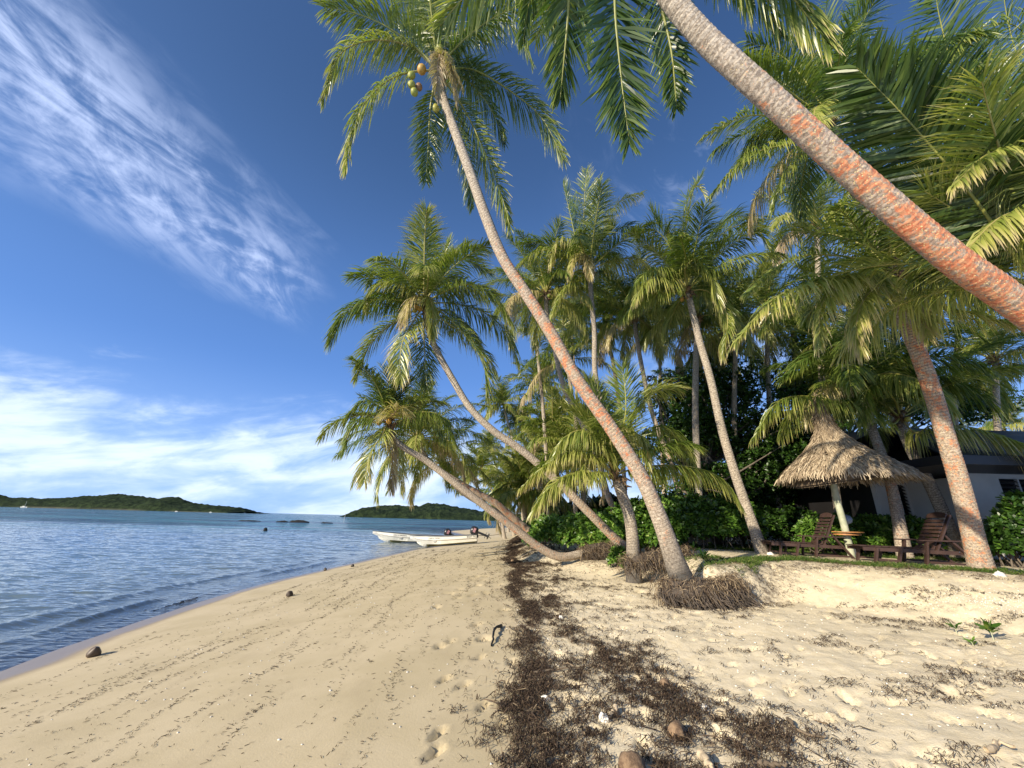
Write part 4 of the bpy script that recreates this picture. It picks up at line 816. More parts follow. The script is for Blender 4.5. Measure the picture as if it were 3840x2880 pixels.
# sprouts
def sprout(px_, py_, z, hgt, seed, label, n=9):
    p = atz(px_, py_, z); p = np.array([p[0], p[1], gz(p[0], p[1])]); rg = np.random.default_rng(seed)
    o = thing('beach_seedling', p, label, 'seedling', 'seedlings on the sand')
    b = MB(); b.tube([p+[0, 0, -.03], p+[-.01, 0, hgt*.5], p+[-.03, 0, hgt*.8]], [.007, .006, .004], 6); b.build('stem', M['post'], o, p, smooth=True)
    PP = np.array([p+[-.03*k/n, 0, hgt*(.35+.5*k/n)] for k in range(n//2+1)]); NN = np.tile([[-.1, -.1, 1.]], (len(PP), 1))
    V, F, tn = leaves_at(PP, NN, 3, hgt*.85, hgt*.27, rg, .62, .9); mk('leaves', V, F, M['leaf'], o, p, attrs=dict(tone=tn))
sprout(2143, 1369, .98, .24, 1, 'largest leafy seedling sprouting from open sand at the right')
sprout(2063, 1352, .98, .13, 2, 'small seedling left of the largest one', 6)
sprout(2098, 1376, .98, .12, 3, 'small seedling nearest below the largest one', 6)
sprout(1142, 1200, .8, .3, 4, 'little green sprout on the sand left of the lying trunk', 8)
sprout(1500, 1190, 1.5, .3, 5, 'sprout on the bank just right of the tallest trunk base', 8)
sprout(1522, 1222, 1.45, .22, 6, 'lower sprout on the bank by the exposed roots', 8)

# ------------------------------------------------------------------ shade trees
def shade_tree(label, base, Hh, crownblobs, nros, seed, ln=.22, wd=.10, tone=.28):
    rg = np.random.default_rng(seed); base = np.array([base[0], base[1], gz(*base)-.1])
    o = thing('shade_tree', base, label, 'tree', 'broadleaf trees in the grove'); tb = MB(); ends = []
    for k in range(3):
        e = base+np.array([rg.uniform(-1.2, 1.2), rg.uniform(-.8, .8), Hh*.45]); pts = catmull([base+rg.normal(0, .1, 3), (base+e)/2+rg.normal(0, .2, 3), e], 10)[0]
        tb.tube(pts, np.linspace(.2, .12, 10), 9, cap=False); ends.append(e)
    tb.build('trunk', M['bark'], o, base, smooth=True)
    lb = MB()
    for (x, y, z, a, b, c) in crownblobs:
        for k in range(7):
            e = np.array([x, y, z])+rg.normal(0, .42, 3)*np.array([a, b, c]); s = ends[rg.integers(3)]
            pts = catmull([s, (s+e)/2+rg.normal(0, .3, 3), e], 9)[0]; lb.tube(pts, np.linspace(.075, .015, 9), 6, cap=False)
    lb.build('limbs', M['bark'], o, base, smooth=True)
    PP = []; NN = []; vol = np.array([b[3]*b[5] for b in crownblobs]); cnt = (vol/vol.sum()*nros).astype(int)
    for (x, y, z, a, b, c), n_ in zip(crownblobs, cnt):
        d = nz(rg.normal(0, 1, (n_, 3))); r = 1-.75*rg.random(n_)**1.5; cl = 1+.7*fbm(d[:, 0]*3+seed, d[:, 1]*3+d[:, 2]*4, 3, seed)
        PP.append(np.array([x, y, z])+d*np.array([a, b, c])*(r*cl)[:, None]); NN.append(nz(d*.5+np.array([0, 0, .7])+rg.normal(0, .35, d.shape)))
    PP = np.vstack(PP); NN = np.vstack(NN)
    k = fbm(PP[:, 0]*1.1, PP[:, 2]*1.1+PP[:, 1]*.5, 3, seed+5) > -.10; PP = PP[k]; NN = NN[k]
    V, F, tn = leaves_at(PP, NN, 7, ln, wd, rg, tone); mk('crown', V, F, M['leaf'], o, base, attrs=dict(tone=tn))
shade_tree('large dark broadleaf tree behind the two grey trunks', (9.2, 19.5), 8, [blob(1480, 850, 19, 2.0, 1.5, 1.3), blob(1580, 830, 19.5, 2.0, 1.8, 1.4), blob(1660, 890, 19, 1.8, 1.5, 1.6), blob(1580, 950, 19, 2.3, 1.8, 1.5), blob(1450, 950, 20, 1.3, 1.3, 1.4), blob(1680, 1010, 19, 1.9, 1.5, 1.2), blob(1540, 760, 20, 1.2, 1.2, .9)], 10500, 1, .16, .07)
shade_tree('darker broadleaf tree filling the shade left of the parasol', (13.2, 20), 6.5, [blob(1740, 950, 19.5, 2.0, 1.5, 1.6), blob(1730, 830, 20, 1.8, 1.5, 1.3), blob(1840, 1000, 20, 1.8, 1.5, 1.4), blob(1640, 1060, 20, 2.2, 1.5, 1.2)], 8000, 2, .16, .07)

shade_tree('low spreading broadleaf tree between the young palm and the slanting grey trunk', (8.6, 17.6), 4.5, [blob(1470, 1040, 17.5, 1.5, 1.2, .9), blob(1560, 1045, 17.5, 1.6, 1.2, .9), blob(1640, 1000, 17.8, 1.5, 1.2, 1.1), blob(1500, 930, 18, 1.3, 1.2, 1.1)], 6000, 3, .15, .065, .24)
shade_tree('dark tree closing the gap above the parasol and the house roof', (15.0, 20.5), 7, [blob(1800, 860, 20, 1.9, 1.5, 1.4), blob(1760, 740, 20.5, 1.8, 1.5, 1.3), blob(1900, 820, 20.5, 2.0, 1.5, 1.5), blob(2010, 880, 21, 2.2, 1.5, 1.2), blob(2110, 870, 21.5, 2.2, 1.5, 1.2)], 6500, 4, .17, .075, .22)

# ------------------------------------------------------------------ root clumps
def roots(label, pts, r, nroot, seed, drop=.42):
    rg = np.random.default_rng(seed); c, L = catmull(pts, 16); base = c[0]
    o = thing('root_clump', base, label, 'roots', 'exposed palm root clumps')
    b = MB(); V, F = tube(c, np.interp(np.linspace(0, 1, 16), [0, .12, .6, 1], [r*.75, r, r*.9, r*.45]), 14)
    V = V.reshape(-1, 3); V[:, 2] = V[:, 2]*1; V += .8*fbm(V[:, 0:1]*4, V[:, 1:2]*4+V[:, 2:3]*5, 3, seed)*.35*np.array([1, 1, .6]); b.add(V, F)
    V = b.V[0]; b.add(np.vstack([V[:14], V[:14].mean(0)[None]]), [[j, (j+1) % 14, 14, 14] for j in range(14)])
    b.build('soil_mass', M['root'], o, base, smooth=True)
    rb = MB()
    for i in range(nroot):
        q = rg.random(); p = c[int(q*15)]; a = rg.uniform(-.2, 3.5)
        nrm_ = np.array([math.cos(a), -abs(math.sin(a))*.9, .0]); side_ = c[-1]-c[0]; side_[2] = 0; side_ = nz(side_)
        out_ = np.array([side_[1], -side_[0], 0]); out_ = out_ if out_[1] < 0 else -out_
        d = nz(out_*rg.uniform(.4, 1)+side_*rg.uniform(-.7, .7)); s = p+d*r*.75+np.array([0, 0, rg.uniform(-.1, .25)*r])
        l = drop*rg.uniform(.5, 1.15); e1 = s+d*l*.35+np.array([0, 0, -l*.25]); e2 = s+d*l*.62+side_*rg.uniform(.0, .45)*l+np.array([0, 0, -l*.8]); e2[2] = max(e2[2], gz(e2[0], e2[1])-.02)
        k_ = rg.uniform(.5, 1.5); rb.tube(catmull([p+d*r*.3, s, e1+rg.normal(0, .03, 3), e2+rg.normal(0, .06, 3)], 7)[0], np.linspace(.014, .005, 7)*k_, 5, cap=False)
    rb.build('hanging_roots', M['root'], o, base, smooth=True); rootlets(o, c, r, 2600, rg)
def rootlets(parent, c, r, n, rg, ext=None):
    i0 = rg.integers(0, len(c), n); p = c[i0]+rg.normal(0, .05, (n, 3)); dr = nz(rg.normal(0, 1, (n, 3))*np.array([1, 1, 1])+np.array([0, -.5, .4])); s0 = p+dr*r*.95
    tg = nz(np.cross(dr, rg.normal(0, 1, (n, 3)))+np.array([0, 0, -.5])); L_ = rg.uniform(.08, .26, (n, 1)); P4 = [s0, s0+tg*L_*.4+dr*.03, s0+tg*L_*.8+np.array([0, 0, -.03]), s0+tg*L_*1.2+np.array([0, 0, -.10])*L_/.2]
    pts = np.stack(P4, 1); W_ = nz(np.cross(nz(np.gradient(pts, axis=1)), rg.normal(0, 1, (n, 1, 3))))*rg.uniform(.005, .012, (n, 1, 1)); pf = np.array([.8, 1, .8, .3])[None, :, None]
    V = np.stack([pts-W_*pf*.5, pts+W_*pf*.5], 2).reshape(-1, 3); b = np.arange(n)[:, None]*8; k = np.arange(3)[None]*2
    mk('rootlets', V, np.stack([b+k, b+k+1, b+k+3, b+k+2], -1).reshape(-1, 4), M['weed'], parent, c[0], attrs=dict(tone=np.repeat(rg.uniform(.5, 1, n), 8)), smooth=False)
roots('big exposed root clump hanging from the bank under the tallest trunk', [np.array([3.0, 8.55, 1.12]), np.array([3.5, 8.35, 1.12]), np.array([4.0, 8.45, 1.12]), np.array([4.6, 8.75, 1.15])], .20, 260, 1)
roots('dark root clump under the short young palm', [at(1352, 1215, 11.3), at(1395, 1210, 11.3), at(1450, 1200, 11.6), at(1480, 1197, 12.0)], .20, 240, 2, .32)
roots('matted root bank at the foot of the lying trunk', [at(1262, 1195, 14.8), at(1300, 1190, 14.9), at(1345, 1186, 15.2)], .26, 160, 3, .35)

# ------------------------------------------------------------------ boats
def textmesh(s, size):
    cu = bpy.data.curves.new('lettering', 'FONT'); cu.body = s; cu.size = size; cu.extrude = .002
    ob = bpy.data.objects.new('lettering', cu); C.objects.link(ob); dg = bpy.context.evaluated_depsgraph_get(); me = bpy.data.meshes.new_from_object(ob.evaluated_get(dg))
    bpy.data.objects.remove(ob); me.materials.append(M['ink']); return me
def boat(label, bow, stern, texts, seed, L=None, tilt=True):
    bow = np.array(bow, float); stern = np.array(stern, float); ax = bow-stern; L = np.linalg.norm(ax[:2]); hd = math.atan2(ax[1], ax[0])
    o = thing('open_boat', stern, label, 'boat', 'white open boats at the water edge'); o.rotation_euler = (0, math.atan2(-(ax[2]), L), hd)
    n = 26; us = np.linspace(0, 1, n); B = MB(); rows = []; rim = []; inn = []; rail = []
    for u in us:
        x = u*L; w = .82*np.interp(u, [0, .3, .6, .8, .92, 1], [.92, 1, .96, .72, .40, .03]); wc = w*np.interp(u, [0, .6, .85, 1], [.80, .78, .5, .2])
        sh = .62+.10*u+.24*u**3; kz = .02+.0*u+.30*max(0, (u-.86)/.14)**1.6; x2 = x+.50*max(0, (u-.8)/.2)**1.4*0
        ck = kz+.13+.16*max(0, (u-.55)/.45)**1.5
        rx = .62*max(0, (u-.78)/.22)**1.3     # raked stem: upper points pushed forward
        rows.append([(x, 0, kz), (x+rx*.3, wc, ck), (x+rx*.62, w*.93, ck+(sh-ck)*.52), (x+rx*.66, w*.985, ck+(sh-ck)*.55), (x+rx, w*1.02, sh)])
    R = np.array(rows); RL = R*np.array([1, -1, 1]); full = np.concatenate([R[:, ::-1], RL[:, 1:]], 1); m = full.shape[1]
    i = np.arange(n-1)[:, None]*m; j = np.arange(m-1)[None]; F = np.stack([i+j, i+j+1, i+m+j+1, i+m+j], -1).reshape(-1, 4)
    B.add(full.reshape(-1, 3), F)
    B.add(full[0], [[0, 1, 7, 8], [1, 2, 6, 7], [2, 3, 5, 6], [3, 4, 4, 5]])
    B.build('hull', M['white_gel'], o, None, smooth=False)
    I = MB(); il = R[:, 4]*np.array([1, .9, 1]); fl = np.stack([R[:, 4][:, 0], R[:, 1][:, 1]*.85, R[:, 1][:, 2]+.12], 1); il[:, 2] -= .015
    sec = np.stack([il, fl, fl*[1, -1, 1], il*[1, -1, 1]], 1); i = np.arange(n-1)[:, None]*4; j = np.arange(3)[None]
    I.add(sec.reshape(-1, 3), np.stack([i+j, i+j+1, i+4+j+1, i+4+j], -1).reshape(-1, 4)); I.build('inner_liner', M['frame'], o, None)
    for sg in (1, -1):
        g = MB(); g.tube(R[:, 4]*np.array([1, sg, 1])+[0, 0, .008], .024, 6); g.build('gunwale', M['grey_in'], o, None, smooth=True)
        g = MB(); g.tube(R[:, 3]*np.array([1, sg, 1]), .014, 6); g.build('rub_strake', M['stonewall'], o, None, smooth=True)
    an = MB()
    for k in range(3): an.box((L*(.2+.25*k), 0, .42), (.28, 1.35, .05))
    an.build('thwart', M['frame'], o, None)
    bt = R[:, :2].copy(); bo = MB(); s2 = np.stack([bt[:, 1], bt[:, 0], bt[:, 0], bt[:, 1]*[1, -1, 1]], 1)-[0, 0, .012]; s2[:, 1:3, 2] -= .004; i = np.arange(n-1)[:, None]*4; j = np.array([[0, 2]])
    bo.add(s2[:22].reshape(-1, 3), np.stack([i+j, i+j+1, i+4+j+1, i+4+j], -1)[:21].reshape(-1, 4)); bo.build('stained_bottom', M['antifoul'], o, None)
    sg = -1 if math.cos(hd)*1 < 0 else 1
    # lettering on the side that faces the beach (local +y for a bow pointing left)
    side = 1
    for s, u, size in texts:
        me = textmesh(s, size); l = bpy.data.objects.new('registration_lettering', me); C.objects.link(l); l.parent = o
        k = int(u*(n-1)); p = R[k, 3]; q = R[k, 4]; yv = nz(q-p); p2 = R[max(k-3, 0), 3]; xv = nz(p2-p); zv = np.cross(xv, yv)
        mt = Matrix(((xv[0], yv[0], zv[0], p[0]+zv[0]*.012+yv[0]*.06), (xv[1], yv[1], zv[1], p[1]+zv[1]*.012+yv[1]*.06), (xv[2], yv[2], zv[2], p[2]+zv[2]*.012+yv[2]*.06), (0, 0, 0, 1))); l.matrix_local = mt
    # outboard, tilted up
    mo = bpy.data.objects.new('outboard_motor', None); C.objects.link(mo); mo.parent = o; mo.scale = (1.3, 1.3, 1.3); mo.location = (-.10, 0, .80); mo.rotation_euler = (0, rad(62), 0)
    c = MB(); c.tube([(0, 0, .02), (0, 0, .12), (.01, 0, .34), (.02, 0, .46), (.03, 0, .50)], [.13, .19, .20, .16, .08], 14)
    for v in c.V: v[:, 0] *= 1.35
    c.build('cowl', M['motor'], mo, None, smooth=True)
    dcl = MB(); dcl.box((-.03, .197, .24), (.26, .012, .16)); dcl.box((-.03, -.197, .24), (.26, .012, .16)); dcl.build('cowl_decal', M['motor_decal'], mo, None)
    c = MB(); c.beam((0, 0, .06), (-.03, 0, -.75), .13, .20, (0, 1, 0)); c.box((-.02, 0, -.52), (.36, .22, .03)); c.tube([(.16, 0, -.70), (.0, 0, -.70), (-.2, 0, -.70)], [.03, .06, .045], 10); c.beam((-.05, 0, -.72), (.02, 0, -.93), .025, .14, (0, 1, 0)); c.build('lower_leg', M['motor'], mo, None)
    pr = MB()
    for k in range(3): a = k*2.094; pr.box((-.24, math.cos(a)*.09, math.sin(a)*.09-.70), (.015, .10+.06*abs(math.cos(a)), .10+.06*abs(math.sin(a))))
    pr.build('propeller', M['metal'], mo, None)
    cl = MB(); cl.box((.02, 0, .0), (.16, .26, .34)); bk_ = cl.build('transom_bracket', M['motor'], o, None); bk_.location = (-.06, 0, .56)
    return o
bs = atz(1030, 1176, .30); bb = atz(893, 1180, .02)
boat('nearer white open boat pulled bow first onto the sand line, motor tilted up', (bb[0]+.35, bb[1], gz(bb[0], bb[1])+.05), (bs[0], bs[1]+.3, gz(bs[0], bs[1])+.06), [('COCO TANO', .80, .16), ('BOAT TVL 16', .17, .16)], 1)
boat('farther white open boat floating half hidden behind the nearer one', (atz(793, 1174, .05)[0]+.2, 39.2, .02), (atz(793, 1174, .05)[0]+6.4, 40.6, .03), [('COCO MOANA', .82, .17)], 2)
rp = MB(); a_ = np.array([bs[0]-.2, bs[1]+.4, .95]); b_ = at(1095, 1142, 46)
b_[2] = gz(b_[0], 46)+.5; rp.tube(catmull([a_, (a_+b_)/2-[0, 0, .12], b_], 16)[0], .022, 5)
ro = rp.build('mooring_rope', M['rope'], None, a_, smooth=True); tag(ro, 'thin mooring rope running from the nearer boat up the beach', 'rope')
# sailing boat far off
sp0 = at(60, 1091, 820); o = thing('sailing_boat', (sp0[0], 815, 0), 'tiny moored sailing boat with bare mast before the left island', 'boat')
b = MB()
for i in range(10):
    pass
us = np.linspace(0, 1, 12); sec = np.array([[(-6+12*u, s*1.7*math.sin(math.pi*min(1, .18+.9*u))**.7, zz) for s, zz in ((-1, 1.5), (-.6, 0), (.6, 0), (1, 1.5))] for u in us]); i = np.arange(11)[:, None]*4; j = np.arange(4)[None]
b.add(sec.reshape(-1, 3), np.stack([i+j, i+(j+1) % 4, i+4+(j+1) % 4, i+4+j], -1).reshape(-1, 4)); h_ = b.build('hull', M['white_gel'], o, None)
b = MB(); b.box((-.5, 0, 1.9), (4, 1.8, .8)); b.build('cabin', M['white_gel'], o, None)
b = MB(); b.tube([(1, 0, 1.5), (1, 0, 12)], .12, 6); b.tube([(1, 0, 3), (-4.5, 0, 3.1)], .12, 6); b.build('mast', M['frame'], o, None)
for k, (px_, Y_, l) in enumerate(((441, 860, 'tiny white launch moored below the dip in the left island'), (508, 880, 'tiny white launch moored off the right tip of the left island'))):
    p = at(px_, 1100, Y_); o = thing('launch', (p[0], Y_-70, 0), l, 'boat'); b = MB()
    sec = np.array([[(-3.5+7*u, s*1.1*math.sin(math.pi*min(1, .2+.85*u))**.7, zz) for s, zz in ((-1, 1.1), (-.6, 0), (.6, 0), (1, 1.1))] for u in us])
    b.add(sec.reshape(-1, 3), np.stack([np.arange(11)[:, None]*4+j, np.arange(11)[:, None]*4+(j+1) % 4, np.arange(11)[:, None]*4+4+(j+1) % 4, np.arange(11)[:, None]*4+4+j], -1).reshape(-1, 4)); b.build('hull', M['white_gel'], o, None)
    b = MB(); b.box((-.4, 0, 1.5), (2.4, 1.4, .8)); b.build('cabin', M['white_gel'], o, None); o.scale = (.7, .7, .7)
# marker pole, reef rocks, float
p = atz(742, 1129, 0.0); b = MB(); b.tube([(p[0], p[1], -.5), (p[0]+.1, p[1], 1.5), (p[0]+.25, p[1], 3.0)], .035, 6)
tag(b.build('marker_pole', M['frame'], None, (p[0], p[1], 0), smooth=True), 'thin white marker pole standing in the water', 'pole')
def rock(name, c, sx, sy, sz, seed, label, mat='rock', group=None, cat='rock'):
    th = np.linspace(0, 2*np.pi, 29)[:-1]; ph = np.linspace(-.3, math.pi/2, 11); T_, P_ = np.meshgrid(th, ph)
    x = np.cos(P_)*np.cos(T_); y = np.cos(P_)*np.sin(T_); z = np.sin(P_); r = 1+.9*fbm(x*2+seed+z*2, y*2+z, 4, seed)
    V = np.stack([x*r*sx, y*r*sy, np.clip(z*r*sz*(1+.8*fbm(x*3, y*3, 3, seed)), -sz*.3, None)], -1)+np.array(c)
    i = np.arange(10)[:, None]*28; j = np.arange(28)[None]; F = np.stack([i+j, i+(j+1) % 28, i+28+(j+1) % 28, i+28+j], -1).reshape(-1, 4)
    return tag(mk(name, V.reshape(-1, 3), F, M[mat], None, c), label, cat, group)
for k, (x0, x1, y_, h, l) in enumerate(((511, 565, 1130, 1.6, 'leftmost low black reef rock awash'), (596, 622, 1130.5, 1.7, 'short black reef rock left of the highest one'), (622, 668, 1130.5, 2.6, 'highest of the black reef rocks'), (690, 718, 1132, 1.4, 'rightmost small black reef rock'))):
    a = atz(x0, y_, 0); c = atz(x1, y_, 0); Yk = 118; a = at(x0, y_, Yk); c = at(x1, y_, Yk)
    rock('reef_rock', ((a[0]+c[0])/2, Yk, -.15), (c[0]-a[0])/2, 1.2, h*.26, 40+k, l, group='black reef rocks')
p = atz(573, 1147, 0); rock('floating_buoy', (p[0], p[1], -.1), .28, .28, .5, 60, 'small black float bobbing in front of the reef rocks', cat='buoy')
# beached coconuts
for k, (px_, py_, z_, r_n, tn, l) in enumerate(((201, 1417, .12, .078, .93, 'dark coconut lying at the wet sand edge, nearest the water'), (623, 1297, .16, .075, .95, 'dark coconut on the sand in front of the reef rocks'), (761, 1226, .1, .07, .98, 'small black husk near the far water edge'), (702, 1232, .05, .07, .98, 'flat black husk at the swash line'), (1366, 1652, .78, .078, .80, 'brown coconut half buried in seaweed at the bottom edge'), (1462, 1574, .8, .068, .82, 'split brown coconut husk in the seaweed'), (1435, 1478, .8, .048, .74, 'orange-brown husk piece on the seaweed'), (1203, 1330, .8, .045, .9, 'pale round husk in the seaweed line'), (1108, 1212, .8, .07, .95, 'little dark nut far up the wrack line'))):
    p = atz(px_, py_, z_); zz = gz(p[0], p[1]); rg = np.random.default_rng(k); b = MB(); ax = nz(np.array([rg.normal(), rg.normal(), .25])); s = np.linspace(-1, 1, 9)
    b.tube([np.array([p[0], p[1], zz+r_n*.75])+ax*q*r_n*1.25 for q in s], r_n*np.sqrt(np.clip(1-(s*.999)**2, .002, 1))*(1+.06*rg.normal(0, 1, 9)), 14, tn)
    V_ = np.vstack(b.V); c0_ = np.array([p[0], p[1], zz+r_n*.75]); dv = V_-c0_; th_ = np.arctan2(dv@np.cross(ax, [0, 0, 1.]), dv[:, 2]); V_ = c0_+dv*(1+.07*np.cos(3*th_)+.35*fbm(dv[:, 0]*14/r_n*.07+k, dv[:, 1]*14/r_n*.07+dv[:, 2]*9, 3, k))[:, None]-[0, 0, r_n*(.35 if k > 3 else .1)]; b.V = [V_]; b.F = [np.vstack(b.F)]
    tag(b.build('coconut', M['husk'] if k > 3 else M['nut'], None, (p[0], p[1], zz), smooth=True, attr='tone'), l, 'coconut', 'beached coconuts')
# driftwood
def stick(pts, r, l, mat='stick', z=.8):
    q = []
    for a in pts: w_ = atz(a[0], a[1], z); q.append([w_[0], w_[1], gz(w_[0], w_[1])+r*.6+(a[2] if len(a) > 2 else 0)])
    c, L = catmull(q, 14); b = MB(); rg = np.random.default_rng(int(pts[0][0])); c += rg.normal(0, r*.3, c.shape)
    b.tube(c, np.linspace(r, r*.45, 14)*rg.uniform(.8, 1.2, 14), 7)
    tag(b.build('driftwood', M[mat], None, c[0], smooth=True), l, 'driftwood', 'driftwood sticks on the sand')
stick([(1082, 1338, .02), (1068, 1352, .05), (1063, 1375, 0)], .022, 'curved black twig left of the seaweed line', 'fascia')
stick([(1150, 1440, .02), (1200, 1436, .02), (1262, 1432, .02)], .014, 'long straight stick lying across the seaweed')
stick([(1517, 1631, .02), (1530, 1650, .02), (1550, 1672, .02)], .03, 'pale palm stem piece at the bottom edge', 'palestick')
stick([(1330, 1525, .02), (1318, 1540, .01)], .02, 'short pale driftwood piece in the seaweed', 'palestick')
stick([(2130, 1258, .01), (2180, 1260, .01)], .02, 'dark stick on the sand at the right', z=1.1)
stick([(2090, 1248, .01), (2040, 1252, .01)], .014, 'thin grey stick left of the dark one', z=1.1)
stick([(1640, 1655, .02), (1700, 1672, .04)], .02, 'dark branch in the lower seaweed', 'stick')
stick([(1700, 1560, .01), (1730, 1590, .02), (1780, 1602, .01)], .016, 'twig beside the scattered weed right of centre', 'stick')
stick([(2140, 1652, .02), (2170, 1640, .02), (2200, 1650, .02)], .02, 'tan stick in the bottom right corner', 'palestick')

# ------------------------------------------------------------------ seaweed, drift lines, shells, grass, leaf litter
def strands(name, x, y, ln, wd, rg, tone, mat, label, cat, lift=.02, ang=None, kink=1.0, zoff=.0, up=0.0):
    n = len(x); z = ground(x, y)[0]; a = rg.uniform(0, 6.28, n) if ang is None else ang; pts = []
    px_, py_ = x.copy(), y.copy(); L_ = ln
    for k in range(4):
        q = k/3; pts.append(np.stack([px_, py_, z+zoff+lift*4*q*(1-q)*rg.uniform(.3, 1.4, n)+up*q*L_*rg.uniform(.6, 1.2, n)+.003+(rg.random(n)*lift*.6)], 1))
        a = a+rg.normal(0, .55*kink, n); px_ = px_+np.cos(a)*L_/3; py_ = py_+np.sin(a)*L_/3
    pts = np.stack(pts, 1); T_ = nz(np.gradient(pts, axis=1)); W_ = nz(np.cross(T_, np.array([0, 0, 1.])+rg.normal(0, .6, (n, 1, 3))))*np.asarray(wd).reshape(-1, 1, 1)
    pf = np.array([.7, 1, .9, .3])[None, :, None]; V = np.stack([pts-W_*pf*.5, pts+W_*pf*.5], 2).reshape(-1, 3)
    b = np.arange(n)[:, None]*8; k = np.arange(3)[None]*2; F = np.stack([b+k, b+k+1, b+k+3, b+k+2], -1).reshape(-1, 4)
    o = mk(name, V, F, M[mat], attrs=dict(tone=np.repeat(np.clip(tone, 0, 1), 8)), smooth=False); tag(o, label, cat, kind='stuff'); return o
rg = np.random.default_rng(77)
def wdens(x, y):
    xc = np.interp(y, [2, 3.3, 4.5, 6, 8, 12, 18, 26, 40], [.55, .45, .42, .38, .34, .30, .25, .4, 1.0]); sg_ = np.interp(y, [2, 4, 8, 14, 30], [.42, .33, .27, .30, .45])
    xd = np.interp(y, [2, 3.3, 4.3, 5.0, 6.0, 8, 14], [2.3, 1.85, 1.6, 1.35, 1.05, .8, .7]); sd_ = np.interp(y, [2, 3.5, 6, 9], [.60, .50, .42, .6])
    xc = xc+.10*np.sin(y*.95+.5)+.09*np.sin(y*2.3+1)+.35*fbm(y*.8, y*0+4, 3, 90); a = np.exp(-((x-xc)/sg_)**2)
    b = .85*np.exp(-((x-xd)/sd_)**2)*np.interp(y, [2, 6, 9, 20, 30], [1, .9, .65, .6, .3])
    c = .70*sst(x, .2, .5)*(1-sst(x, 1.3, 2.4))*(1-sst(y, 4.5, 10))+.45*sst(x, .2, .5)*(1-sst(x, 1.0, 2.6))*sst(y, 8, 10)*(1-sst(y, 16, 24))
    return np.maximum(np.maximum(a, b), c)
n = 420000; y = 2.2+(rg.random(n)**2.0)*36; x = rg.uniform(-.6, 3.3, n)
nn = .5+1.0*fbm(x*6.5, y*4.6, 4, 21)+.9*fbm(x*17, y*13, 2, 25)+1.1*fbm(x*2.2, y*1.5, 2, 23)
de = wdens(x, y); pk = np.clip((de*.98-nn+.02)*2.2, 0, 1)*.75+.045*de+.006
k = rg.random(n) < pk; x = x[k]; y = y[k]
if len(x) > 130000: s_ = rg.permutation(len(x))[:130000]; x = x[s_]; y = y[s_]
ns = len(x); ln = rg.uniform(.02, .065, ns)*(1+y*.05); wd = rg.uniform(.002, .0055, ns)*(1+y*.13)
strands('seaweed', x, y, ln, wd, rg, rg.beta(2, 3, ns), 'weed', 'dark band of dried seaweed along the high water line', 'seaweed', .028)
n = 90000; x = rg.uniform(.8, 12, n); y = 2.3+rg.random(n)**1.3*9.5
cl = fbm(x*1.6+5, y*3.0, 4, 41)+.5*fbm(x*6, y*8, 2, 45); bkd = ground(x, y, False)[2]; k = (cl > .14) & (bkd < -.1); x = x[k]; y = y[k]; ns = len(x)
strands('seaweed', x, y, rg.uniform(.02, .07, ns)*(1+y*.05), rg.uniform(.002, .005, ns)*(1+y*.1), rg, rg.beta(2, 2.5, ns), 'weed', 'scattered tufts of reddish brown weed over the open sand', 'seaweed', .02)
n = 60000; y = 2.2+(rg.random(n)**2.0)*22; x = rg.uniform(-.5, 3.2, n); de = wdens(x, y); k = rg.random(n) < de*np.clip(.62-(.5+1.0*fbm(x*4.5, y*3.6, 4, 21)), 0, .5)*.9; x = x[k]; y = y[k]; ns = len(x)
strands('seaweed', x, y, rg.uniform(.08, .22, ns)*(1+y*.02), rg.uniform(.003, .008, ns)*(1+y*.08), rg, rg.beta(2, 1.6, ns), 'weed', 'longer tangled strands of brown weed in the high water line', 'seaweed', .035, kink=1.5)
# thin drift lines on the smooth foreshore
XS = []; YS = []; 
for li in range(26):
    c0 = -6.2+li*.245+rg.uniform(-.1, .1); m_ = int(1050*rg.uniform(.4, 1.2)); yy = 1.6+rg.random(m_)**1.5*28
    xx = c0+.75*fbm(yy*.33+li*3, yy*0+li, 4, 50)*2+.08*fbm(yy*2.6, yy*0+li, 3, 51)-.12*(yy-5)*.25*np.interp(c0, [-6, 0], [.9, .1])+rg.normal(0, .016, m_)*(1+yy*.12)
    k = (fbm(yy*.8+li*7, yy*0+li*2.3, 3, 52) > .0) ; XS.append(xx[k]); YS.append(yy[k])
XS.append(rg.uniform(-6, .2, 2600)); YS.append(1.8+rg.random(2600)**1.2*20)
x = np.concatenate(XS); y = np.concatenate(YS); dd = ground(x, y, False)[1]; k = dd > .85; x = x[k]; y = y[k]; ns = len(x)
strands('drift_line', x, y, rg.uniform(.012, .05, ns)*(1+y*.04), rg.uniform(.002, .0045, ns)*(1+y*.10), rg, rg.beta(2, 3, ns)*.8, 'weed', 'thin wavering lines of dark sea litter on the smooth foreshore', 'drift line', .004, ang=rg.normal(1.57, .9, ns), kink=.6)
# weed washed in the swash
n = 9000; y = 6+rg.random(n)**1.4*22; sx = np.interp(y, SHORE[:, 1], SHORE[:, 0]); off = .75+.5*fbm(y*.5, y*0, 3, 60)*2; x = sx-off+rg.normal(0, .10, n)*(1+y*.02)
k = fbm(y*1.1, y*0+3, 3, 61) > .04; x = x[k]; y = y[k]; ns = len(x)
strands('floating_weed', x, y, rg.uniform(.04, .12, ns), rg.uniform(.006, .014, ns), rg, rg.beta(2, 3, ns)*.6, 'weed', 'dark weed rolling in the shallow wash', 'seaweed', .01, ang=rg.normal(1.6, .5, ns), zoff=.035)
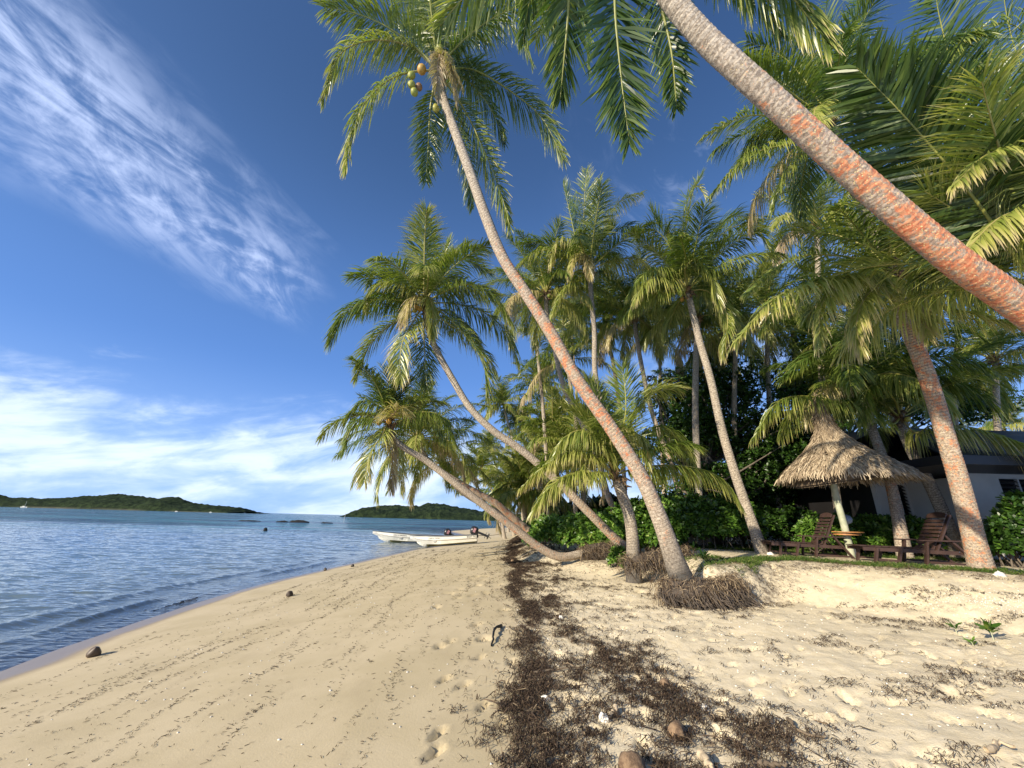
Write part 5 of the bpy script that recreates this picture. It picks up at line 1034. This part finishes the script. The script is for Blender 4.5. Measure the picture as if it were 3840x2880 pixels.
# leaf litter on bank edge
n = 26000; x = rg.uniform(2.5, 15, n); y = rg.uniform(7, 17, n); bkd = ground(x, y, False)[2]; k = (bkd > -1.0) & (bkd < .25+.3*(x < 5)) & (fbm(x*2, y*2, 3, 71) > -.08); x = x[k]; y = y[k]; ns = len(x)
strands('leaf_litter', x, y, rg.uniform(.03, .12, ns), rg.uniform(.004, .010, ns), rg, rg.uniform(.3, 1, ns), 'weed', 'brown leaf litter and rootlets spilling over the bank edge', 'litter', .02)
# grass
n = 190000; x = rg.uniform(3, 17, n); y = rg.uniform(7, 19, n); bkd = ground(x, y, False)[2]
lip = (bkd > -.20) & (bkd < .55+.15*fbm(x*2, y*2, 2, 80)) & (x > 5.2) & (fbm(x*3, y*3, 3, 81) > -.16)
back = (bkd > 3.4) & (fbm(x*2, y*2, 3, 82) > -.05); few = (bkd > -.3) & (bkd < .5) & (x > 3.9) & (x < 5.6) & (fbm(x*4, y*4, 3, 83) > .08)
k = lip | back | few; x = x[k]; y = y[k]; ns = len(x)
strands('grass', x, y, rg.uniform(.05, .11, ns), rg.uniform(.008, .014, ns), rg, rg.beta(2.5, 2.5, ns), 'grass', 'low creeping grass along the top of the sand bank', 'grass', .0, kink=.7, up=.8)
# shell fragments
n = 3650; x = np.r_[rg.uniform(.2, 11, 2600), rg.uniform(-6, .2, 350), rg.normal(8.3, .8, 700)]; y = np.r_[2.3+rg.random(2600)**1.3*8, 1.8+rg.random(350)**1.2*9, rg.normal(7.6, .35, 700)]
k = (fbm(x*1.6, y*2.4, 3, 91) > .02) | (rg.random(n) < .25); x = x[k]; y = y[k]; z = ground(x, y)[0]; ns = len(x); s = rg.uniform(.003, .009, ns)*(1+y*.05)
o8 = np.array([[sx_, sy_, sz_] for sx_ in (-1, 1) for sy_ in (-1, 1) for sz_ in (-1, 1)], float)
V = (o8[None]*s[:, None, None]*rg.uniform(.4, 1.3, (ns, 8, 3))*np.array([1, 1, .5])+np.stack([x, y, z+s*.3], 1)[:, None]).reshape(-1, 3)
F = (np.arange(ns)[:, None, None]*8+np.array([[0, 1, 3, 2], [4, 6, 7, 5], [0, 4, 5, 1], [2, 3, 7, 6], [0, 2, 6, 4], [1, 5, 7, 3]])[None]).reshape(-1, 4)
tag(mk('shell_fragments', V, F, M['shell'], smooth=True), 'white shell and coral crumbs scattered over the sand', 'shells', kind='stuff')
for k, (px_, py_, r_n, l) in enumerate(((1178, 1489, .05, 'white round shell in the seaweed'), (1306, 1540, .055, 'pale coral lump in the seaweed left of the split husk'), (1524, 1528, .05, 'bleached coral piece right of the split husk'), (1212, 1330, .04, 'small pale coral beside the seaweed'), (1372, 1480, .03, 'white shell chip near the orange husk'))):
    p = atz(px_, py_, .8); rock('coral_piece', (p[0], p[1], gz(p[0], p[1])-.01), r_n, r_n*.8, r_n*.9, 80+k, l, 'shell', 'coral pieces on the sand', 'coral')

# ------------------------------------------------------------------ parasol
tp = atz(1846, 1207, 1.5); ux, uy = tp[0], tp[1]+.1; uz = gz(ux, uy); o = thing('thatched_parasol', (ux, uy, uz), 'thatched beach parasol with long pointed peak on a pale log post', 'parasol'); base = np.array([ux, uy, uz])
eave = at(1830, 1030, uy)[2]-uz; apex = at(1806, 900, uy)[2]-uz; tip_ = at(1797, 845, uy)[2]-uz; Rr = (at(1990, 1050, uy)[0]-at(1668, 1050, uy)[0])/2*.73
cx_ = (at(1990, 1050, uy)[0]+at(1668, 1050, uy)[0])/2-ux
b = MB(); b.tube([(.02, 0, -.2), (.0, 0, .9), (-.04, 0, 1.5), (-.06, 0, eave+.4)], [.095, .09, .085, .08], 12); b.build('post', M['post'], o, None, smooth=True)
b = MB()
for k in range(28):
    a0, a1 = k/28*6.283, (k+1)/28*6.283
    for zz in (.62, .69):
        r0_, r1_ = .11, (.42 if zz > .65 else .34)
        q = [(math.cos(a0)*r0_, math.sin(a0)*r0_), (math.cos(a1)*r0_, math.sin(a1)*r0_), (math.cos(a1)*r1_, math.sin(a1)*r1_), (math.cos(a0)*r1_, math.sin(a0)*r1_)]
        V = [(x_, y_, zz) for x_, y_ in q]+[(x_, y_, zz+(.025 if zz > .65 else .05)) for x_, y_ in q]
        b.add(V, [[3, 2, 1, 0], [4, 5, 6, 7], [2, 3, 7, 6], [0, 1, 5, 4]])
b.build('round_shelf', M['shelfw'], o, None)
def prof_r(q): return Rr*np.interp(q, [0, .12, .3, .45, .6, .75, 1.0], [.012, .045, .11, .21, .40, .68, 1.0])
zz_ = lambda q: tip_+(eave-tip_)*np.interp(q, [0, .12, .3, .45, .6, .75, 1], [0, .22, .42, .56, .70, .84, 1.0])
b = MB(); qs = np.linspace(0, 1, 18); b.tube([(cx_*q, 0, zz_(q)-.05) for q in qs], np.maximum(prof_r(qs)*.84-.02, .008), 28, .25, cap=False)
b.tube([(cx_*q, 0, zz_(q)-.05*q-.06) for q in qs[8:]], np.maximum(prof_r(qs[8:])*.82-.03, .008), 28, .1, cap=False)
b.build('thatch_underlay', M['thatch'], o, None, smooth=True, attr='tone')
rg = np.random.default_rng(5); N = 15000; q = np.sqrt(rg.random(N)*.97+.03*rg.random(N)); q = np.clip(np.where(rg.random(N) < .35, rg.uniform(.05, .6, N), q), .03, 1.0); a = rg.uniform(0, 6.283, N)
pr_ = prof_r(q); p0 = np.stack([cx_*q+np.cos(a)*pr_, np.sin(a)*pr_, zz_(q)+rg.uniform(0, .05, N)], 1)
q2 = np.clip(q+.1, 0, 1.15); pr2 = prof_r(np.minimum(q2, 1))+np.maximum(q2-1, 0)*Rr*.6; p2 = np.stack([cx_*q2+np.cos(a)*pr2, np.sin(a)*pr2, zz_(np.minimum(q2, 1))-np.maximum(q2-1, 0)*1.0], 1)
d = nz(p2-p0); tg = np.stack([-np.sin(a), np.cos(a), 0*a], 1); up_ = nz(np.cross(tg, d)); up_ *= np.sign(up_[:, 2:3]); d = nz(d+tg*rg.normal(0, .42, (N, 1))+up_*rg.uniform(-.02, .30, (N, 1))+np.array([0, 0, -.25])*(q > .9)[:, None])
ln = rg.uniform(.16, .36, (N, 1)); wdv = nz(np.cross(d, up_+rg.normal(0, .4, (N, 3))))*rg.uniform(.006, .017, (N, 1))
m1 = p0+d*ln*.5+up_*.02; m2 = p0+d*ln+np.array([0, 0, -.03]); V = np.stack([p0-wdv, p0+wdv, m1+wdv, m1-wdv, m2+wdv*.5, m2-wdv*.5], 1).reshape(-1, 3); bb_ = np.arange(N)[:, None]*6
F = np.concatenate([bb_+np.array([[0, 1, 2, 3]]), bb_+np.array([[3, 2, 4, 5]])], 1).reshape(-1, 4)
mk('thatch', V, F, M['thatch'], o, None, attrs=dict(tone=np.repeat(np.clip(rg.beta(2.2, 1.6, N)*np.interp(q, [0, .5, 1], [.55, .85, 1.05]), 0, 1), 6)), smooth=False)
# garden lamp
gp = atz(1832, 1196, 1.5); gx, gy = gp[0], 12.9; gx = at(1826, 1120, gy)[0]; gzz = gz(gx, gy); o = thing('garden_lamp', (gx, gy, gzz), 'black garden lamp post with a grey-blue globe behind the parasol post', 'lamp')
b = MB(); b.tube([(0, 0, -.1), (0, 0, .92)], .045, 10); b.build('post', M['fascia'], o, None, smooth=True)
b = MB(); s = np.linspace(-1, 1, 9); b.tube([(0, 0, 1.06+.15*q) for q in s], .17*np.sqrt(np.clip(1-(s*.99)**2, .02, 1)), 16); b.build('globe', M['globe'], o, None, smooth=True)
b = MB(); b.tube([(0, 0, 0), (0, 0, .28)], [.09, .075], 10); b.build('white_collar', M['frame'], o, None, smooth=True)

# ------------------------------------------------------------------ loungers
def lounger(loc, rz):
    o = thing('sun_lounger', loc, None, 'sun lounger', 'brown slatted sun loungers'); m_ = M['lounger']
    W = .66; hs = .34
    for sg in (1, -1):
        b = MB(); b.beam((-1.02, sg*W/2, hs-.01), (.62, sg*W/2, hs-.045), .035, .085); b.build('side_rail', m_, o, None)
        b = MB(); b.beam((-.88, sg*(W/2+.03), 0), (-.80, sg*(W/2+.03), hs+.02), .035, .085, (0, 1, 0)); b.build('leg', m_, o, None)
        b = MB(); b.beam((-.50, sg*(W/2+.03), 0), (-.40, sg*(W/2+.03), hs+.03), .035, .085, (0, 1, 0)); b.build('leg', m_, o, None)
        b = MB(); b.beam((-.06 if sg < 0 else -.06, sg*(W/2+.04), 0), (.04, sg*(W/2+.04), .55), .035, .095, (0, 1, 0)); b.build('leg', m_, o, None)
        b = MB(); b.beam((.78, sg*(W/2+.04), 0), (.44, sg*(W/2+.04), .55), .035, .085, (0, 1, 0)); b.build('leg', m_, o, None)
        b = MB(); b.beam((-.10, sg*(W/2+.05), .565), (.62, sg*(W/2+.05), .575), .12, .03); b.build('armrest', m_, o, None)
        b = MB(); b.beam((-.02, sg*(W/2+.03), .07), (.72, sg*(W/2+.03), .05), .03, .05); b.build('foot_rail', m_, o, None)
        b = MB(); b.beam((-.86, sg*(W/2+.03), .09), (-.48, sg*(W/2+.03), .07), .03, .05); b.build('foot_rail', m_, o, None)
    b = MB(); x = -1.0
    while x < .16: b.box((x, 0, hs+.055-.017*(x+1)), (.105, W-.04, .022)); x += .125
    b.build('seat_slats', m_, o, None)
    # back
    A = np.array([.16, 0, .36]); ang = rad(66); d = np.array([math.cos(ang), 0, math.sin(ang)]); nn = np.array([-math.sin(ang), 0, math.cos(ang)]); R3 = np.stack([d, [0, 1, 0], nn], 1)
    b = MB()
    for k in range(8): b.box(A+d*(.06+k*.098), (.066, W-.07, .022), R3)
    hv = []
    for s_ in (-1, 1):
        for yy in np.linspace(-(W-.07)/2, (W-.07)/2, 11): hv.append(A+d*(.83)+np.array([0, yy, 0])+nn*.011*s_); hv.append(A+d*(.93+.055*math.cos(yy/(W-.07)*math.pi))+np.array([0, yy, 0])+nn*.011*s_)
    F = []
    for k in range(10): F += [[2*k, 2*k+1, 2*k+3, 2*k+2], [22+2*k, 22+2*k+2, 22+2*k+3, 22+2*k+1], [2*k+1, 22+2*k+1, 22+2*k+3, 2*k+3], [2*k, 2*k+2, 22+2*k+2, 22+2*k]]
    F += [[0, 22, 23, 1], [20, 21, 43, 42]]; b.add(hv, F); b.build('back_slats', m_, o, None)
    for sg in (1, -1):
        b = MB(); b.beam(A+np.array([0, sg*(W/2-.045), 0])-nn*.05-d*.1, A+np.array([0, sg*(W/2-.045), 0])-nn*.05+d*.92, .03, .085, (0, 1, 0)); b.build('back_stile', m_, o, None)
        b = MB(); b.beam((.62, sg*(W/2-.08), .30), tuple(A+d*.45-nn*.06+np.array([0, sg*(W/2-.08), 0])), .03, .05, (0, 1, 0)); b.build('back_prop', m_, o, None)
    b = MB()
    for xx, zz2 in ((-.01, .22), (.02, .38), (.62, .25), (.70, .13), (.50, .33)): b.box((xx, -(W/2+.062), zz2), (.014, .01, .014))
    b.build('bolt_heads', M['metal'], o, None)
    o.rotation_euler = (0, 0, rz); return o
def leaf_copy(o): 
    c = o.copy(); C.objects.link(c)
    for ch in o.children:
        d = ch.copy(); C.objects.link(d); d.parent = c
    return c
l1 = atz(1955, 1217, 1.5); L1 = lounger((l1[0]+.30, l1[1]-.05, gz(l1[0], l1[1])), rad(-14)); L1.scale = (1.28, 1.12, 1.0); L1['label'] = 'brown slatted lounger right of the parasol post, nearer the camera'
l2 = atz(1772, 1202, 1.5); L2 = leaf_copy(L1); L2['label'] = 'brown slatted lounger left of the parasol post, near the slanting grey trunk'
L2.scale = (1.12, 1.08, .98); L2.location = (l2[0]-.32, l2[1]-.1, gz(l2[0], l2[1])); L2.rotation_euler = (0, 0, rad(-12))
# white stones
for k, (px_, py_, z_, r_n, l) in enumerate(((1660, 1198, 1.5, .10, 'white stone at the foot of the slanting grey trunk'), (2146, 1240, 1.5, .10, 'white stone at the foot of the orange trunk on the grass edge'), (1144, 1137, 1.0, .3, 'pale boulder behind the left end of the hedge'), (2180, 1205, 1.5, .25, 'white stones under the dark shrub at the right edge'))):
    p = atz(px_, py_, z_); rock('white_stone', (p[0], p[1]-.1, gz(p[0], p[1])), r_n, r_n*.8, r_n*.6, 90+k, l, 'shell', None, 'stone')
# house
HY = 14.6
def hx(px_, y=HY, py=1080): return at(px_, py, y)[0]
fz = gz(hx(1990), HY)
hz = lambda py, px_=2000, y=HY: at(px_, py, y)[2]
ho = thing('beach_house', (hx(1990), HY, fz), 'white walled bungalow with dark roof and louvred windows behind the palms', 'house'); hb = np.array([hx(1990), HY, fz])
TH = .18; top = hz(1046, 1985)+.02
def wallbox(x0, x1, z0, z1, y0=HY, th=TH, name='wall', mat='wall'):
    b = MB(); b.box(((x0+x1)/2, y0+th/2, (z0+z1)/2), (x1-x0, th, z1-z0)); return b.build(name, M[mat], ho, hb)
xa, xb, xc, xd, xe = hx(1897), hx(1919), hx(1944), hx(1966), hx(2006)
xf, xg = hx(2080), hx(2110); sill = hz(1118, 1965)
wallbox(xa, xb+.12, fz-.2, top); wallbox(xb+.12, xd, fz-.2, sill); wallbox(xd, xe, fz-.2, top); wallbox(xe, xf, fz-.2, sill+.05); wallbox(xa, xf+6, top, top+.28, HY-.003, TH+.006, 'lintel')
def window(x0, x1, z0, z1, y0=HY+.06, nl=9, mull=1):
    b = MB(); t_ = .05
    b.box(((x0+x1)/2, y0, z0+t_/2), (x1-x0, .09, t_)); b.box(((x0+x1)/2, y0, z1-t_/2), (x1-x0, .09, t_))
    for k in range(mull+2): xx = x0+t_/2+(x1-x0-t_)*k/(mull+1); b.box((xx, y0, (z0+z1)/2), (t_, .088, z1-z0-2*t_-.002))
    w_ = b.build('window', M['frame'], ho, hb)
    b = MB(); R3 = np.array(Matrix.Rotation(rad(35), 3, 'X'))
    for k in range(nl): b.box(((x0+x1)/2, y0+.01, z0+t_+(z1-z0-2*t_)*(k+.5)/nl), (x1-x0-2*t_, .13, .012), R3)
    l = b.build('louvre_blades', M['louvre'], w_, None); l.location = (0, 0, 0)
    for v in l.data.vertices: v.co -= Vector(hb)
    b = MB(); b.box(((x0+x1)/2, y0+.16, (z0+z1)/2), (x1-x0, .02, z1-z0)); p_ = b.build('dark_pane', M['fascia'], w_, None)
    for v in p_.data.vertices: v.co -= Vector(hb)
window(xb+.12, xd, sill, top); window(xe, xf, sill+.05, top, mull=1)
# projecting right wing, nearer to the camera
WY = 12.6; yx = lambda p: at(p, 1050, WY)[0]
w0, w1, w2, w3 = yx(2094), yx(2160), yx(2250), yx(2330)
wt = at(2150, 1030, WY)[2]; ws = at(2150, 1110, WY)[2]
wallbox(w0, w1, fz-.2, wt, WY); wallbox(w1, w2, fz-.2, ws, WY); wallbox(w2, w2+5, fz-.2, wt, WY); wallbox(w0, w2+5, wt, wt+.2, WY-.003, TH+.006, 'lintel')
b = MB(); b.box((w0+TH/2, (WY+TH+HY+.0)/2, (fz-.2+wt)/2), (TH, HY-WY-TH-.01, wt-fz+.2)); b.build('wall', M['wall'], ho, hb)
window(w1, w2, ws, wt, WY+.06, 8, 1)
b = MB(); b.box(((xa+w2)/2+2, HY+5, (fz+wt)/2), (w2-xa+4, .1, wt-fz)); b.build('rear_wall', M['wall'], ho, hb)
b = MB(); b.box((xa+.06, HY+2.6, (fz+top)/2), (.1, 4.8, top-fz)); b.build('veranda_shade_sheet', M['fascia'], ho, hb)  # near-black sheet, its colour stands for the shade in the open side verandah
# roofs
def roof(x0, x1, y0, y1, z, rise, name='roof'):
    b = MB(); yr = (y0+y1)/2; V = [(x0, y0, z), (x1, y0, z), (x1, y1, z), (x0, y1, z), (x0+2.2, yr, z+rise), (x1, yr, z+rise)]
    V2_ = [(a, b_, c-.06) for a, b_, c in V]
    b.add(V+V2_, [[0, 1, 5, 4], [2, 3, 4, 5], [3, 0, 4, 4], [6, 10, 11, 7], [8, 11, 10, 9], [9, 10, 6, 6]])
    r_ = b.build(name, M['roof'], ho, hb)
    b = MB(); b.box(((x0+x1)/2, y0-.02, z-.10), (x1-x0+.04, .04, .24)); b.box((x0-.02, (y0+y1)/2, z-.10), (.04, y1-y0, .24)); b.build('fascia', M['fascia'], ho, hb)
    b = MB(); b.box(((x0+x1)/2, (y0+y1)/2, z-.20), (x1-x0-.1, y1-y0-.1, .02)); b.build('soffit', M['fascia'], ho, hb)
    return r_
roof(xa-.7, w3+4, HY-1.0, HY+6, top+.42, 2.0); roof(w0-2.4, w3+6, WY-1.8, WY+6, wt+.30, 1.7)
# distant small building seen through the grove
o = thing('garden_hut', (14.0, 24.5, gz(14, 24.5)), 'small pale hut glimpsed through the shaded grove', 'hut'); b = MB(); b.box((0, 0, 1.1), (3.4, 2.6, 2.2)); b.build('wall', M['wall'], o, None)
b = MB(); V = [(-2.1, -1.7, 2.2), (2.1, -1.7, 2.2), (2.1, 1.7, 2.2), (-2.1, 1.7, 2.2), (-.6, 0, 3.3), (.6, 0, 3.3)]; b.add(V, [[0, 1, 5, 4], [2, 3, 4, 5], [3, 0, 4, 4], [1, 2, 5, 5], [3, 2, 1, 0]]); b.build('roof', M['roof'], o, None)
b = MB(); b.box((-.4, -1.31, 1.0), (.9, .04, 1.9)); b.build('door', M['fascia'], o, None)
